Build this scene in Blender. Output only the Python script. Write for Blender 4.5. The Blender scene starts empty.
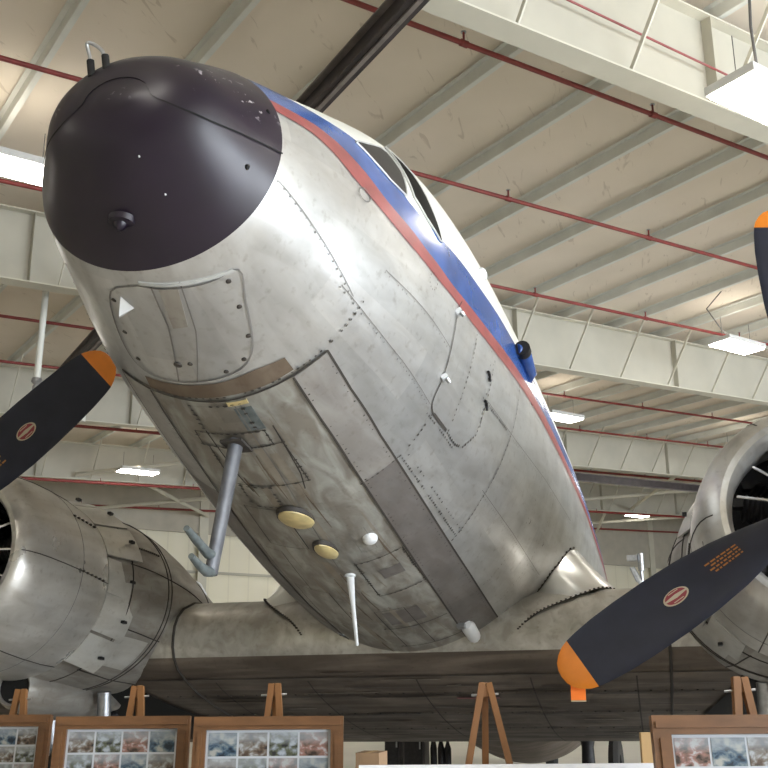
import bpy, bmesh, math, random
from mathutils import Vector, Matrix
from math import sin, cos, pi, radians, degrees, hypot, atan2, sqrt
random.seed(7)
SC = bpy.context.scene
COL = SC.collection
# The layout below is written with +y towards the aircraft's port side; port() turns it into Blender's right-handed frame.
def port(p): return Vector((p[0], -p[1], p[2]))
TH = 0.142483                      # the parked taildragger sits nose-up
BANK = .0094556                    # and leans a touch on its struts
LIFT = 3.647
CAM = Vector((-3.074, 1.796, 1.65))
AZ = radians(41.8)                 # the hangar bays run at this angle to the aircraft
E1 = Vector((cos(AZ), sin(AZ), 0)); E2 = Vector((sin(AZ), -cos(AZ), 0))
SL = math.tan(radians(2.3))        # roof slope along the girders

def air(p):                        # aircraft station / butt line / water line -> hangar metres
    x, y, z = p
    y, z = y*cos(BANK)-z*sin(BANK), y*sin(BANK)+z*cos(BANK)
    return Vector((x*cos(TH)+z*sin(TH), y, -x*sin(TH)+z*cos(TH)+LIFT))
def bay(s, t, z):                  # distance along a girder, distance across bays, height
    p = CAM + E1*s + E2*t
    return Vector((p.x, p.y, z))

# ---------------------------------------------------------------- materials
MATS = {}
def nodemat(name, col, rough=.5, metal=0., spec=.5):
    m = bpy.data.materials.new(name); m.use_nodes = True
    b = m.node_tree.nodes['Principled BSDF']
    b.inputs['Base Color'].default_value = (*col, 1)
    b.inputs['Roughness'].default_value = rough
    b.inputs['Metallic'].default_value = metal
    b.inputs['Specular IOR Level'].default_value = spec
    MATS[name] = m
    return m, m.node_tree, b
def ramp(nt, fac, stops):
    r = nt.nodes.new('ShaderNodeValToRGB'); e = r.color_ramp.elements
    while len(e) < len(stops): e.new(.5)
    for el, (p, c) in zip(e, stops):
        el.position = p; el.color = (*c, 1) if len(c) == 3 else c
    nt.links.new(fac, r.inputs['Fac'])
    return r.outputs['Color']
def noise(nt, scale, detail=3, coord='Object', stretch=(1,1,1), dist=0):
    tc = nt.nodes.new('ShaderNodeTexCoord'); mp = nt.nodes.new('ShaderNodeMapping')
    mp.inputs['Scale'].default_value = stretch
    nt.links.new(tc.outputs[coord], mp.inputs['Vector'])
    n = nt.nodes.new('ShaderNodeTexNoise'); n.inputs['Scale'].default_value = scale
    n.inputs['Detail'].default_value = detail; n.inputs['Distortion'].default_value = dist
    nt.links.new(mp.outputs['Vector'], n.inputs['Vector'])
    return n.outputs['Fac']
def mul(nt, a, b, fac=1.0, mode='MULTIPLY'):
    m = nt.nodes.new('ShaderNodeMix'); m.data_type = 'RGBA'; m.blend_type = mode
    if hasattr(fac, 'links'): nt.links.new(fac, m.inputs[0])
    else: m.inputs[0].default_value = fac
    for s, i in ((a, 6), (b, 7)):
        if hasattr(s, 'links'): nt.links.new(s, m.inputs[i])
        else: m.inputs[i].default_value = (*s, 1)
    return m.outputs[2]
def mottled(name, col, rough=.5, metal=0., amt=.25, scale=6, detail=4, stretch=(1,1,1), bump=0., spec=.5):
    m, nt, b = nodemat(name, col, rough, metal, spec)
    f = noise(nt, scale, detail, stretch=stretch)
    lo = tuple(c*(1-amt) for c in col); hi = tuple(min(1, c*(1+amt*.7)) for c in col)
    nt.links.new(ramp(nt, f, [(.3, lo), (.7, hi)]), b.inputs['Base Color'])
    if bump:
        bp = nt.nodes.new('ShaderNodeBump'); bp.inputs['Strength'].default_value = bump
        bp.inputs['Distance'].default_value = .01
        nt.links.new(f, bp.inputs['Height']); nt.links.new(bp.outputs['Normal'], b.inputs['Normal'])
    return m

def alu(name, base, dirt, dirt_amt, metal=.6, rough=.38, panels=True, streak=(1.2, 6, 6)):
    """weathered aluminium sheet: panel-to-panel tone, cloudy oxide, grime streaks"""
    m, nt, b = nodemat(name, base, rough, metal)
    col = None
    f1 = noise(nt, 2.2, 5)
    c1 = ramp(nt, f1, [(.3, tuple(x*.80 for x in base)), (.72, tuple(min(1, x*1.10) for x in base))])
    if panels:
        uv = nt.nodes.new('ShaderNodeTexCoord')
        br = nt.nodes.new('ShaderNodeTexBrick'); br.inputs['Scale'].default_value = 1
        br.inputs['Color1'].default_value = (.84, .85, .86, 1); br.inputs['Color2'].default_value = (1, 1, 1, 1)
        br.inputs['Mortar'].default_value = (.92, .92, .92, 1)
        br.inputs['Mortar Size'].default_value = .0012
        br.inputs['Brick Width'].default_value = .92; br.inputs['Row Height'].default_value = .37
        nt.links.new(uv.outputs['UV'], br.inputs['Vector'])
        c1 = mul(nt, c1, br.outputs['Color'])
    f2 = noise(nt, 1.6, 6, stretch=streak, dist=.6)
    mask = ramp(nt, f2, [(.5 - dirt_amt*.35, (0, 0, 0)), (.5 - dirt_amt*.35 + .3, (1, 1, 1))])
    c2 = mul(nt, c1, tuple(1-dirt_amt*(1-x) for x in dirt), mask)
    f3 = noise(nt, 24, 3)
    c3 = mul(nt, c2, ramp(nt, f3, [(.25, (.82, .80, .78)), (.42, (1, 1, 1))]))
    nt.links.new(c3, b.inputs['Base Color'])
    rr = ramp(nt, f1, [(.3, (rough*1.25,)*3), (.7, (rough*.8,)*3)])
    nt.links.new(rr, b.inputs['Roughness'])
    bp = nt.nodes.new('ShaderNodeBump'); bp.inputs['Strength'].default_value = .12; bp.inputs['Distance'].default_value = .02
    nt.links.new(noise(nt, 3.5, 2), bp.inputs['Height']); nt.links.new(bp.outputs['Normal'], b.inputs['Normal'])
    return m
ALU = alu('aluminium_skin', (.64, .64, .635), (.46, .42, .38), .34, metal=.68, rough=.34)
STAIN = alu('brown_stain', (.20, .155, .115), (.4, .3, .2), .5, metal=.2, rough=.6, panels=False)
STREAK = alu('brown_streak', (.37, .34, .29), (.5, .4, .3), .5, metal=.25, rough=.6, panels=False)
BELLY = alu('grimy_belly_skin', (.52, .52, .48), (.24, .16, .10), .62, metal=.35, rough=.5)
BAND = alu('worn_keel_strip', (.22, .205, .195), (.6, .5, .45), .4, metal=.35, rough=.5, panels=False)
BANDF = alu('grey_keel_strip', (.40, .385, .37), (.55, .5, .45), .45, metal=.4, rough=.45, panels=False)
GRIME_SHADE = alu('grimy_shaded_underskin', (.22, .18, .145), (.16, .12, .09), .6, metal=.25, rough=.55, panels=False, streak=(5, .7, 5))  # underside grime, with the shade beneath put into the dark base
WINGTOP = alu('wing_skin', (.55, .54, .50), (.4, .34, .28), .45, metal=.55, rough=.36, panels=False)
FILM = mottled('fillet_skin', (.70, .70, .68), .28, .7, .12, 3)
COWL = alu('cowling_skin', (.60, .585, .55), (.5, .44, .38), .4, metal=.6, rough=.33, panels=False)
NAC = alu('nacelle_skin', (.48, .465, .43), (.38, .31, .25), .55, metal=.5, rough=.42, panels=False)
FLAPM = alu('cowl_flap_skin', (.66, .65, .61), (.5, .44, .36), .3, metal=.5, rough=.35, panels=False)
WHITEP = mottled('white_crown_paint', (.78, .78, .72), .3, 0, .06, 3)
BLUE = mottled('blue_paint', (.03, .085, .29), .24, 0, .3, 5)
RED = mottled('faded_red_paint', (.27, .062, .062), .35, 0, .22, 9)
SEAM = nodemat('seam_grime', (.045, .038, .032), .7)[0]
SEAML = nodemat('faint_seam', (.22, .21, .20), .6, .3)[0]
RIVET = nodemat('dark_rivet', (.05, .042, .035), .6)[0]
GLASS = nodemat('dark_cockpit_glass', (.03, .028, .028), .4, 0, .12)[0]
GLASS2 = nodemat('open_window_void', (.004, .004, .004), .6, 0, .05)[0]
FRAMEM = mottled('window_frame_paint', (.55, .56, .55), .4, .2, .15, 12)
def capmat():
    m, nt, b = nodemat('purple_black_nose_paint', (.018, .011, .022), .34)
    f = noise(nt, 3, 4)
    c = ramp(nt, f, [(.3, (.009, .0055, .013)), (.7, (.016, .009, .023))])
    # flaked specks of bare metal on the upper front
    tc = nt.nodes.new('ShaderNodeTexCoord'); sx = nt.nodes.new('ShaderNodeSeparateXYZ')
    nt.links.new(tc.outputs['UV'], sx.inputs[0])
    fl = noise(nt, 30, 5, dist=.4)
    mr = nt.nodes.new('ShaderNodeMapRange'); mr.inputs[1].default_value = .615; mr.inputs[2].default_value = .635
    nt.links.new(fl, mr.inputs[0])
    z = nt.nodes.new('ShaderNodeMapRange'); z.inputs[1].default_value = .5; z.inputs[2].default_value = .6
    nt.links.new(noise(nt, 5, 2), z.inputs[0])
    sz = nt.nodes.new('ShaderNodeSeparateXYZ'); nt.links.new(tc.outputs['Object'], sz.inputs[0])
    hz = nt.nodes.new('ShaderNodeMapRange'); hz.inputs[1].default_value = 3.74; hz.inputs[2].default_value = 3.84
    nt.links.new(sz.outputs[2], hz.inputs[0])
    a = nt.nodes.new('ShaderNodeMath'); a.operation = 'MULTIPLY'
    a2 = nt.nodes.new('ShaderNodeMath'); a2.operation = 'MULTIPLY'
    nt.links.new(mr.outputs[0], a2.inputs[0]); nt.links.new(z.outputs[0], a2.inputs[1])
    nt.links.new(a2.outputs[0], a.inputs[0]); nt.links.new(hz.outputs[0], a.inputs[1])
    nt.links.new(mul(nt, c, (.45, .42, .45), a.outputs[0], 'MIX'), b.inputs['Base Color'])
    nt.links.new(ramp(nt, f, [(.3, (.42,)*3), (.7, (.28,)*3)]), b.inputs['Roughness'])
    return m
CAP = capmat()
BLADE = mottled('matt_blade_paint', (.012, .014, .026), .42, 0, .2, 10, spec=.32)
ORANGE = mottled('orange_tip_paint', (.62, .185, .012), .28, 0, .12, 9)
ORANGE2 = mottled('fluorescent_orange', (.95, .22, .03), .45, 0, .08, 9)
CREAMD = nodemat('decal_cream', (.42, .36, .26), .4)[0]
REDD = nodemat('decal_red', (.22, .018, .03), .4)[0]
STENCIL = nodemat('stencil_orange', (.34, .13, .02), .5)[0]
STEELM = mottled('bare_steel', (.42, .43, .45), .3, .8, .2, 20)
DARKM = mottled('dark_engine_metal', (.025, .024, .026), .5, .5, .3, 20)
GREYM = mottled('engine_grey', (.12, .12, .13), .45, .4, .25, 20)
CHROME = nodemat('push_rod_steel', (.7, .7, .7), .2, .9)[0]
AMBER = mottled('yellowed_lens', (.62, .50, .24), .35, 0, .22, 14)
WHITEPL = mottled('white_plastic', (.78, .80, .82), .35, 0, .06, 10)
BLUEG = mottled('grey_mast_paint', (.13, .135, .15), .4, .2, .25, 14)
TEAL = mottled('corroded_pitot_tube', (.15, .175, .18), .45, .4, .3, 25)
RUBBER = mottled('black_rubber', (.016, .015, .015), .75, 0, .3, 15)
BLACK = nodemat('black_void', (.006, .006, .006), .8)[0]
# building
def deck():
    m, nt, b = nodemat('roof_deck_insulation', (.60, .545, .47), .85)
    f = noise(nt, .8, 3); c = ramp(nt, f, [(.3, (.74, .665, .555)), (.7, (.80, .72, .61))])
    f2 = noise(nt, 1.2, 4, stretch=(1, 5, 1), dist=1.5)
    c = mul(nt, c, ramp(nt, f2, [(.30, (.82, .8, .78)), (.36, (1, 1, 1))]))
    nt.links.new(c, b.inputs['Base Color']); return m
DECK = deck()
PURL = mottled('purlin_paint', (.72, .73, .68), .55, .05, .08, 2)
GIRD = mottled('cream_girder_paint', (.47, .45, .375), .6, 0, .07, 1.5)
GIRDW = mottled('pale_brace_paint', (.60, .58, .49), .55, 0, .05, 2)
PIPE = mottled('red_sprinkler_pipe', (.24, .035, .03), .45, 0, .2, 6)
RAIL = mottled('dark_rail_steel', (.05, .042, .044), .45, .2, .35, 5)
RAILF = mottled('rail_flange_steel', (.24, .21, .20), .5, .2, .25, 6)
CABLE = nodemat('grey_cable', (.09, .085, .08), .6)[0]
HOUS = nodemat('fixture_housing', (.7, .7, .68), .5)[0]
def wallmat():
    m, nt, b = nodemat('cream_metal_wall_panel', (.70, .68, .56), .6)
    tc = nt.nodes.new('ShaderNodeTexCoord'); w = nt.nodes.new('ShaderNodeTexWave')
    w.wave_type = 'BANDS'; w.bands_direction = 'X'; w.inputs['Scale'].default_value = .32
    nt.links.new(tc.outputs['UV'], w.inputs['Vector'])
    c = ramp(nt, w.outputs['Fac'], [(0, (.76, .72, .58)), (.02, (.84, .80, .64)), (1, (.85, .81, .66))])
    nt.links.new(mul(nt, c, ramp(nt, noise(nt, .5, 3), [(.3, (.92,)*3), (.7, (1,)*3)])), b.inputs['Base Color'])
    return m
WALL = wallmat()
FLOOR = mottled('sealed_concrete_floor', (.72, .69, .63), .35, 0, .08, .7, 6)
WOOD = mottled('stained_oak', (.22, .095, .03), .5, 0, .18, 7, 4, (1, 1, .15))
WOODH = mottled('frame_oak', (.155, .072, .03), .42, 0, .22, 9, 4, (1, 1, 4))
PINE = mottled('pine_board', (.50, .32, .14), .55, 0, .25, 8, 4, (1, 1, .2))
CARD = mottled('brown_cardboard', (.33, .21, .12), .8, 0, .15, 8)
PAPER = nodemat('white_mount_paper', (.50, .53, .58), .5)[0]
WBOARD = nodemat('white_board', (.85, .86, .92), .4)[0]
PANEG = nodemat('frame_glazing', (.8, .8, .8), .05)[0]
def emis(name, col, st):
    m, nt, b = nodemat(name, (.9, .9, .9), .5)
    b.inputs['Emission Color'].default_value = (*col, 1); b.inputs['Emission Strength'].default_value = st
    return m
LAMP = emis('lit_diffuser', (1, .955, .875), 26)
ROOF_FILL = emis('added_roof_glow', (1, .92, .80), 7)  # added emitter that throws fill light up at the roof deck

# ---------------------------------------------------------------- mesh helpers
class MB:
    def __init__(s): s.v = []; s.f = []; s.m = []; s.mats = []; s.uv = {}
    def mat(s, m):
        if m not in s.mats: s.mats.append(m)
        return s.mats.index(m)
    def grid(s, rows, m, closed=False, flip=False, cap0=False, cap1=False, mf=None, uvf=None):
        b = len(s.v); n = len(rows[0]); mi = s.mat(m) if mf is None else 0
        for r in rows: s.v.extend(Vector(p) for p in r)
        for i in range(len(rows)-1):
            for j in range(n if closed else n-1):
                k = (j+1) % n
                q = (b+i*n+j, b+i*n+k, b+(i+1)*n+k, b+(i+1)*n+j)
                if flip: q = q[::-1]
                s.f.append(q); s.m.append(mi if mf is None else s.mat(mf(i, j)))
                if uvf:
                    uu = [uvf(i, j), uvf(i, j+1), uvf(i+1, j+1), uvf(i+1, j)]
                    s.uv[len(s.f)-1] = uu[::-1] if flip else uu
        for c, r, fl in ((cap0, 0, False), (cap1, len(rows)-1, True)):
            if c:
                idx = [b+r*n+j for j in range(n)]
                if fl != flip: idx = idx[::-1]
                s.f.append(tuple(idx)); s.m.append(mi if mf is None else s.mat(m))
    def box(s, c, d, m, R=None):
        c = Vector(c); b = len(s.v); mi = s.mat(m)
        for x in (-1, 1):
            for y in (-1, 1):
                for z in (-1, 1):
                    p = Vector((x*d[0]/2, y*d[1]/2, z*d[2]/2))
                    if R: p = R @ p
                    s.v.append(c+p)
        for q in ((0,1,3,2),(4,6,7,5),(0,4,5,1),(2,3,7,6),(0,2,6,4),(1,5,7,3)):
            s.f.append(tuple(b+i for i in q)); s.m.append(mi)
    def bar(s, a, b_, w, h, m, up=(0,0,1)):
        a = Vector(a); b_ = Vector(b_); d = b_-a; L = d.length; d.normalize()
        r = Vector(up).cross(d); r.normalize(); u = d.cross(r)
        s.box((a+b_)/2, (L, w, h), m, Matrix((d, r, u)).transposed())
    def tube(s, pts, r, m, n=10, caps=True):
        pts = [Vector(p) for p in pts]; rows = []
        rr = r if isinstance(r, (list, tuple)) else [r]*len(pts)
        prev = None
        for i, p in enumerate(pts):
            d = (pts[min(i+1, len(pts)-1)]-pts[max(i-1, 0)]).normalized()
            if prev is None:
                a = Vector((0,0,1)) if abs(d.z) < .9 else Vector((1,0,0))
                u = d.cross(a).normalized()
            else: u = (prev-d*prev.dot(d)).normalized()
            prev = u; w = d.cross(u)
            rows.append([p+(u*cos(2*pi*k/n)+w*sin(2*pi*k/n))*rr[i] for k in range(n)])
        s.grid(rows, m, closed=True, flip=False, cap0=caps, cap1=caps)
    def lathe(s, o, ax, prof, m, n=32, mf=None):
        """prof: list of (distance along axis, radius)"""
        o = Vector(o); ax = Vector(ax).normalized()
        a = Vector((0,0,1)) if abs(ax.z) < .9 else Vector((1,0,0))
        u = ax.cross(a).normalized(); w = ax.cross(u)
        rows = [[o+ax*x+(u*cos(2*pi*k/n)+w*sin(2*pi*k/n))*max(r, 1e-4) for k in range(n)] for x, r in prof]
        s.grid(rows, m, closed=True, mf=mf)
    def xf(s, fn):
        s.v = [fn(p) for p in s.v]; return s
    def build(s, name, parent=None, smooth=True, kind=None, origin=None, angle=40):
        me = bpy.data.meshes.new(name)
        if parent is not None: o = parent['_o'] if '_o' in parent else (0,0,0)
        elif origin is not None: o = origin
        else:
            xs = [p.x for p in s.v]; ys = [p.y for p in s.v]
            o = ((min(xs)+max(xs))/2, (min(ys)+max(ys))/2, min(p.z for p in s.v))
        ov = Vector(o)
        me.from_pydata([port(p-ov) for p in s.v], [], s.f)
        for m in s.mats: me.materials.append(m)
        me.polygons.foreach_set('material_index', s.m)
        if s.uv:
            ul = me.uv_layers.new(name='UVMap')
            for pi_, uu in s.uv.items():
                for li, c in zip(me.polygons[pi_].loop_indices, uu): ul.data[li].uv = c
        bm = bmesh.new(); bm.from_mesh(me)
        bmesh.ops.recalc_face_normals(bm, faces=bm.faces)
        bm.to_mesh(me); bm.free()
        if smooth:
            me.polygons.foreach_set('use_smooth', [True]*len(me.polygons))
            try: me.set_sharp_from_angle(angle=radians(angle))
            except Exception: pass
        ob = bpy.data.objects.new(name, me); COL.objects.link(ob)
        ob['_o'] = tuple(ov)
        if parent is not None: ob.parent = parent
        else: ob.location = port(ov)
        if kind: ob['kind'] = kind
        return ob
def tag(o, label, cat, group=None):
    o['label'] = label; o['category'] = cat
    if group: o['group'] = group
    return o
def empty(name, loc, label, cat, group=None):
    o = bpy.data.objects.new(name, None); COL.objects.link(o)
    o.location = port(loc); o['_o'] = tuple(loc); o.empty_display_size = .2
    return tag(o, label, cat, group)
def lbl(o, t): o['label'] = t; return o

def pchip(xs, ys):
    n = len(xs); h = [xs[i+1]-xs[i] for i in range(n-1)]; d = [(ys[i+1]-ys[i])/h[i] for i in range(n-1)]
    m = [0]*n; m[0] = d[0]; m[-1] = d[-1]
    for i in range(1, n-1):
        if d[i-1]*d[i] > 0:
            w1 = 2*h[i]+h[i-1]; w2 = h[i]+2*h[i-1]; m[i] = (w1+w2)/(w1/d[i-1]+w2/d[i])
    def f(x):
        x = min(max(x, xs[0]), xs[-1]); i = 0
        while i < n-2 and x > xs[i+1]: i += 1
        t = (x-xs[i])/h[i]
        return (2*t**3-3*t**2+1)*ys[i]+(t**3-2*t**2+t)*h[i]*m[i]+(-2*t**3+3*t**2)*ys[i+1]+(t**3-t**2)*h[i]*m[i+1]
    return f

# ---------------------------------------------------------------- fuselage shape
XN = [0, .03, .1, .2, .4, .8, 1.2, 1.8, 2.5, 3.3, 4.2, 5.2, 7, 9.5, 13, 16.5, 19.4]
TOP = [0.153, 0.303, 0.388, 0.459, 0.59, 0.816, 1.043, 1.357, 1.571, 1.685, 1.721, 1.715, 1.672, 1.55, 1.12, .62, .15]
BOT = [0.077, -0.038, -0.125, -0.231, -0.401, -0.519, -0.626, -0.739, -0.861, -0.976, -1.055, -1.094, -1.12, -1.26, -1.36, -.75, -.15]
WID = [0.069, 0.202, 0.324, 0.397, 0.523, 0.653, 0.774, 0.917, 1.016, 1.106, 1.189, 1.264, 1.369, 1.436, 1.245, 0.75, 0.06]
fT, fB, fW = pchip(XN, TOP), pchip(XN, BOT), pchip(XN, WID)
def S(X, ph, off=0.):
    a = radians(ph); T, B, W = fT(X), fB(X), fW(X); h = (T-B)/2
    n = Vector((0, sin(a)/W, cos(a)/h)).normalized()
    return Vector((X, W*sin(a), (T+B)/2+h*cos(a))) + n*off
def resample(pts, step=.03):
    out = [pts[0]]
    for a, b in zip(pts, pts[1:]):
        L = (S(*a)-S(*b)).length; n = max(1, int(L/step))
        for i in range(1, n+1): out.append((a[0]+(b[0]-a[0])*i/n, a[1]+(b[1]-a[1])*i/n))
    return out
def smoothpts(P, n=6):
    """Catmull-Rom through (X, phi) points"""
    out = []
    for i in range(len(P)-1):
        p0 = P[max(i-1, 0)]; p1 = P[i]; p2 = P[i+1]; p3 = P[min(i+2, len(P)-1)]
        for k in range(n):
            t = k/n
            out.append(tuple(.5*((2*b)+(-a+c)*t+(2*a-5*b+4*c-d)*t*t+(-a+3*b-3*c+d)*t**3) for a, b, c, d in zip(p0, p1, p2, p3)))
    return out+[P[-1]]
def ribbon(mb, pts, w, m, off=.0035, step=.04):
    pts = resample(pts, step); c = [S(X, p, off) for X, p in pts]; A_ = []; B_ = []
    for i, p in enumerate(c):
        d = (c[min(i+1, len(c)-1)]-c[max(i-1, 0)])
        X, ph = pts[i]; nn = (S(X, ph, .1)-S(X, ph, 0)).normalized()
        sd = d.cross(nn).normalized()*w/2
        A_.append(p+sd); B_.append(p-sd)
    mb.grid([A_, B_], m)
def rivets(mb, pts, m, sp=.035, r=.0055, off=.0035, skip=0., offset_side=0):
    pts = resample(pts, sp)
    for X, ph in pts:
        if random.random() < skip: continue
        p = S(X, ph, off); n = (S(X, ph, .1)-S(X, ph, 0)).normalized()
        u = n.cross(Vector((1, 0, 0))).normalized(); w = n.cross(u); b = len(mb.v)
        rr = r*random.uniform(1.0, 1.75)
        for k in range(6): mb.v.append(p+(u*cos(k*pi/3)+w*sin(k*pi/3))*rr)
        mb.f.append(tuple(range(b, b+6))); mb.m.append(mb.mat(m))
def surfpatch(mb, lo, hi, m, off=.004, n=8, step=.05, edge=True):
    """skin patch lofted between two (X, phi) curves"""
    N_ = 24
    def rs(P):
        L = [0]
        for a, b in zip(P, P[1:]): L.append(L[-1]+(S(*a)-S(*b)).length)
        out = []
        for k in range(N_+1):
            t = L[-1]*k/N_; i = 0
            while i < len(P)-2 and t > L[i+1]: i += 1
            u = (t-L[i])/max(1e-9, L[i+1]-L[i]); out.append(tuple(a+(b-a)*u for a, b in zip(P[i], P[i+1])))
        return out
    a, b = rs(lo), rs(hi); rows = []
    if edge: rows.append([S(x, p, -.004) for x, p in a])
    for i in range(n+1):
        t = i/n; rows.append([S(p[0]+(q[0]-p[0])*t, p[1]+(q[1]-p[1])*t, off) for p, q in zip(a, b)])
    if edge: rows.append([S(x, p, -.004) for x, p in b])
    mb.grid(rows, m)
def spot(mb, X, ph, rx, ry, hgt, m, tilt=0., off=.002, n=20):
    """low dome standing on the skin"""
    p = S(X, ph, off); nn = (S(X, ph, .1)-S(X, ph, 0)).normalized()
    ax = Vector((1, 0, 0)); ax = (ax-nn*ax.dot(nn)).normalized(); ay = nn.cross(ax)
    rows = []
    for i in range(6):
        t = i/5*pi/2
        rows.append([p-nn*.01+(ax*cos(2*pi*k/n+0)*rx+ay*sin(2*pi*k/n)*ry)*cos(t)+nn*(hgt*sin(t)+.01) for k in range(n)])
    rows[0] = [p-nn*.02+(ax*cos(2*pi*k/n)*rx+ay*sin(2*pi*k/n)*ry) for k in range(n)]
    mb.grid(rows, m, closed=True, cap1=True)

PLANE = empty('airliner', (5.2, 0, 0), 'old silver twin-engine propeller airliner with dark nose and blue stripe', 'airplane')
def part(mb, name, parent=PLANE, **k):
    mb.xf(air); return mb.build(name, parent, **k)

# --- skin
mb = MB()
xs = [0, .004, .01, .018, .03, .045, .065, .09, .12, .16, .2, .25, .3, .35, .4]
x = .45
while x < 19.4: xs.append(x); x += .06 if x < 8 else .2
xs.append(19.4)
NP = 180
def skinmat(i, j):
    X = xs[i]; ph = (j+.5)*2
    a = ph if ph <= 180 else 360-ph
    if X >= .4 and a < fBT(X)+1: return WHITEP
    if X > 6.4 and a > 118: return GRIME_SHADE
    if X > 1.16 and a > 146: return BELLY
    return ALU
fBT = pchip([.4, .6, .743, .884, 1.121, 1.289, 1.452, 1.785, 2.304, 2.992, 3.92, 5, 16], [34, 38, 42, 48, 56, 66, 76, 81, 81, 79.5, 78.3, 77.5, 77])
mb.grid([[S(X, 2*j) for j in range(NP)] for X in xs], ALU, closed=True, cap0=True, cap1=True, mf=skinmat,
        uvf=lambda i, j: (xs[i], 2*j/360*8))
FUS = part(mb, 'fuselage')
# --- nose cap
mb = MB()
cx = [0, .002, .006, .012, .02, .03, .045, .065, .09, .12, .16, .2, .25, .3, .35, .398]
tipc = Vector((-.001, 0, (fT(0)+fB(0))/2))
tipr = [[Vector((-.004*(1-f*f), 0, 0))+tipc*(1-f)+S(0, 2*j, .008)*f for j in range(NP)] for f in (.02, .25, .5, .75)]
mb.grid(tipr+[[S(X, 2*j, .008) for j in range(NP)] for X in cx]+[[S(.402, 2*j, -.004) for j in range(NP)]], CAP, closed=True, cap0=True)
CAPO = part(mb, 'nose_cap', FUS); lbl(CAPO, 'dark purple black nose cap')
mb = MB()
seam = [(.42, -92), (.312, -95.5), (.201, -100), (.103, -107.9), (.045, -108.2), (.016, -98), (.010, -70), (.009, -10), (.010, 60), (.014, 96.7), (.039, 107.5), (.103, 107.9), (.201, 100.3), (.312, 95.5), (.40, 93.5)]
ribbon(mb, smoothpts(seam, 4), .007, BLACK, .0125, .015)
for X, ph in ((.295, 112), (.35, 72)):
    spot(mb, X, ph, .012, .012, .003, BLACK, off=.009)
for X, ph in ((.085, 163.9), (.198, 157.7)):
    spot(mb, X, ph, .004, .004, .002, WHITEPL, off=.009)
part(mb, 'nose_seam', FUS)
mb = MB(); spot(mb, .245, -174.5, .055, .055, .012, CAP, off=.008); spot(mb, .235, -174.5, .028, .028, .045, CAP, off=.012)
part(mb, 'nose_boss', FUS)
# hoop on top of the nose
mb = MB()
b2 = S(.045, -20, .004); b1 = b2+Vector((.0, -.062, -.014))
for b in (b1, b2):
    mb = MB(); mb.tube([b-Vector((0,0,.03)), b+Vector((-.012, -.01, .042))], .015, BLACK, 12); part(mb, 'hoop_base', FUS)
mb = MB(); pts = []
for k in range(17):
    t = k/16; p = b1+(b2-b1)*t; pts.append(p+Vector((-.012-.03*sin(pi*t), -.01-.035*sin(pi*t), .03+.07*sin(pi*t)**.5)))
mb.tube(pts, .0075, STEELM, 10); part(mb, 'wire_hoop', FUS)
# --- paint stripes (both sides)
BR = [(.40, 59), (.526, 60), (.688, 60.5), (.816, 63.9), (.998, 72.8), (1.176, 81), (1.411, 86.3), (1.63, 90.4), (1.988, 92.8), (2.45, 91.9), (3.026, 89.3), (3.816, 86), (4.726, 84), (7, 83.6), (9.5, 84), (16, 84)]
RB = [(.40, 67.5), (.487, 68), (.627, 69), (.76, 73.1), (.923, 81.2), (1.165, 87.8), (1.463, 93), (1.769, 96), (2.17, 96.4), (2.668, 94.9), (3.438, 91.5), (4.319, 89), (5.554, 87.6), (7, 87.5), (9.5, 87.5), (16, 87.5)]
BT = [(.40, 34), (.6, 38), (.743, 42), (.884, 48), (1.121, 56), (1.289, 66), (1.452, 76), (1.785, 81), (2.304, 81), (2.992, 79.5), (3.92, 78.3), (5, 77.5), (7, 77), (9.5, 77), (16, 77)]
def xi(P):
    f = pchip([p[0] for p in P], [p[1] for p in P])
    X = .402; out = []
    while X < 16: out.append((X, f(X))); X += .045 if X < 7 else .15
    return out
br, rb, bt = xi(BR), xi(RB), xi(BT)
for sgn in (1, -1):
    for nm, lo, hi, m in (('blue_stripe', bt, br, BLUE), ('red_stripe', br, rb, RED)):
        mb = MB(); rows = []
        for t in (0, .25, .5, .75, 1):
            rows.append([S(a[0], sgn*(a[1]+(b[1]-a[1])*t), .003) for a, b in zip(lo, hi)])
        mb.grid(rows, m); part(mb, nm, FUS)
# --- cockpit windows
W1 = ([(1.085, 58), (1.182, 65.3), (1.286, 70.5), (1.405, 73.5)], [(1.13, 56), (1.345, 52), (1.455, 50.5), (1.50, 52), (1.50, 62), (1.43, 73.5)])
W2 = ([(1.60, 47), (1.545, 60), (1.525, 71.8), (1.62, 77.9), (1.77, 82.3)], [(1.63, 46), (1.72, 58), (1.75, 70), (1.79, 78), (1.80, 82)])
def window(lo, hi, nm, gm=None):
    for sgn in (1, -1):
        l = [(x_, sgn*p) for x_, p in lo]; h = [(x_, sgn*p) for x_, p in hi]
        mb = MB(); surfpatch(mb, l, h, gm or GLASS, .007); w = part(mb, nm, FUS)
        mb = MB(); loop = resample(l+h[::-1]+[l[0]], .02)
        mb.tube([S(a, b, .006) for a, b in loop], .006, FRAMEM, 6, caps=False); part(mb, 'window_frame', FUS)
window(*W1, 'windshield_pane'); window(*W2, 'cockpit_side_window', GLASS2)
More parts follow.
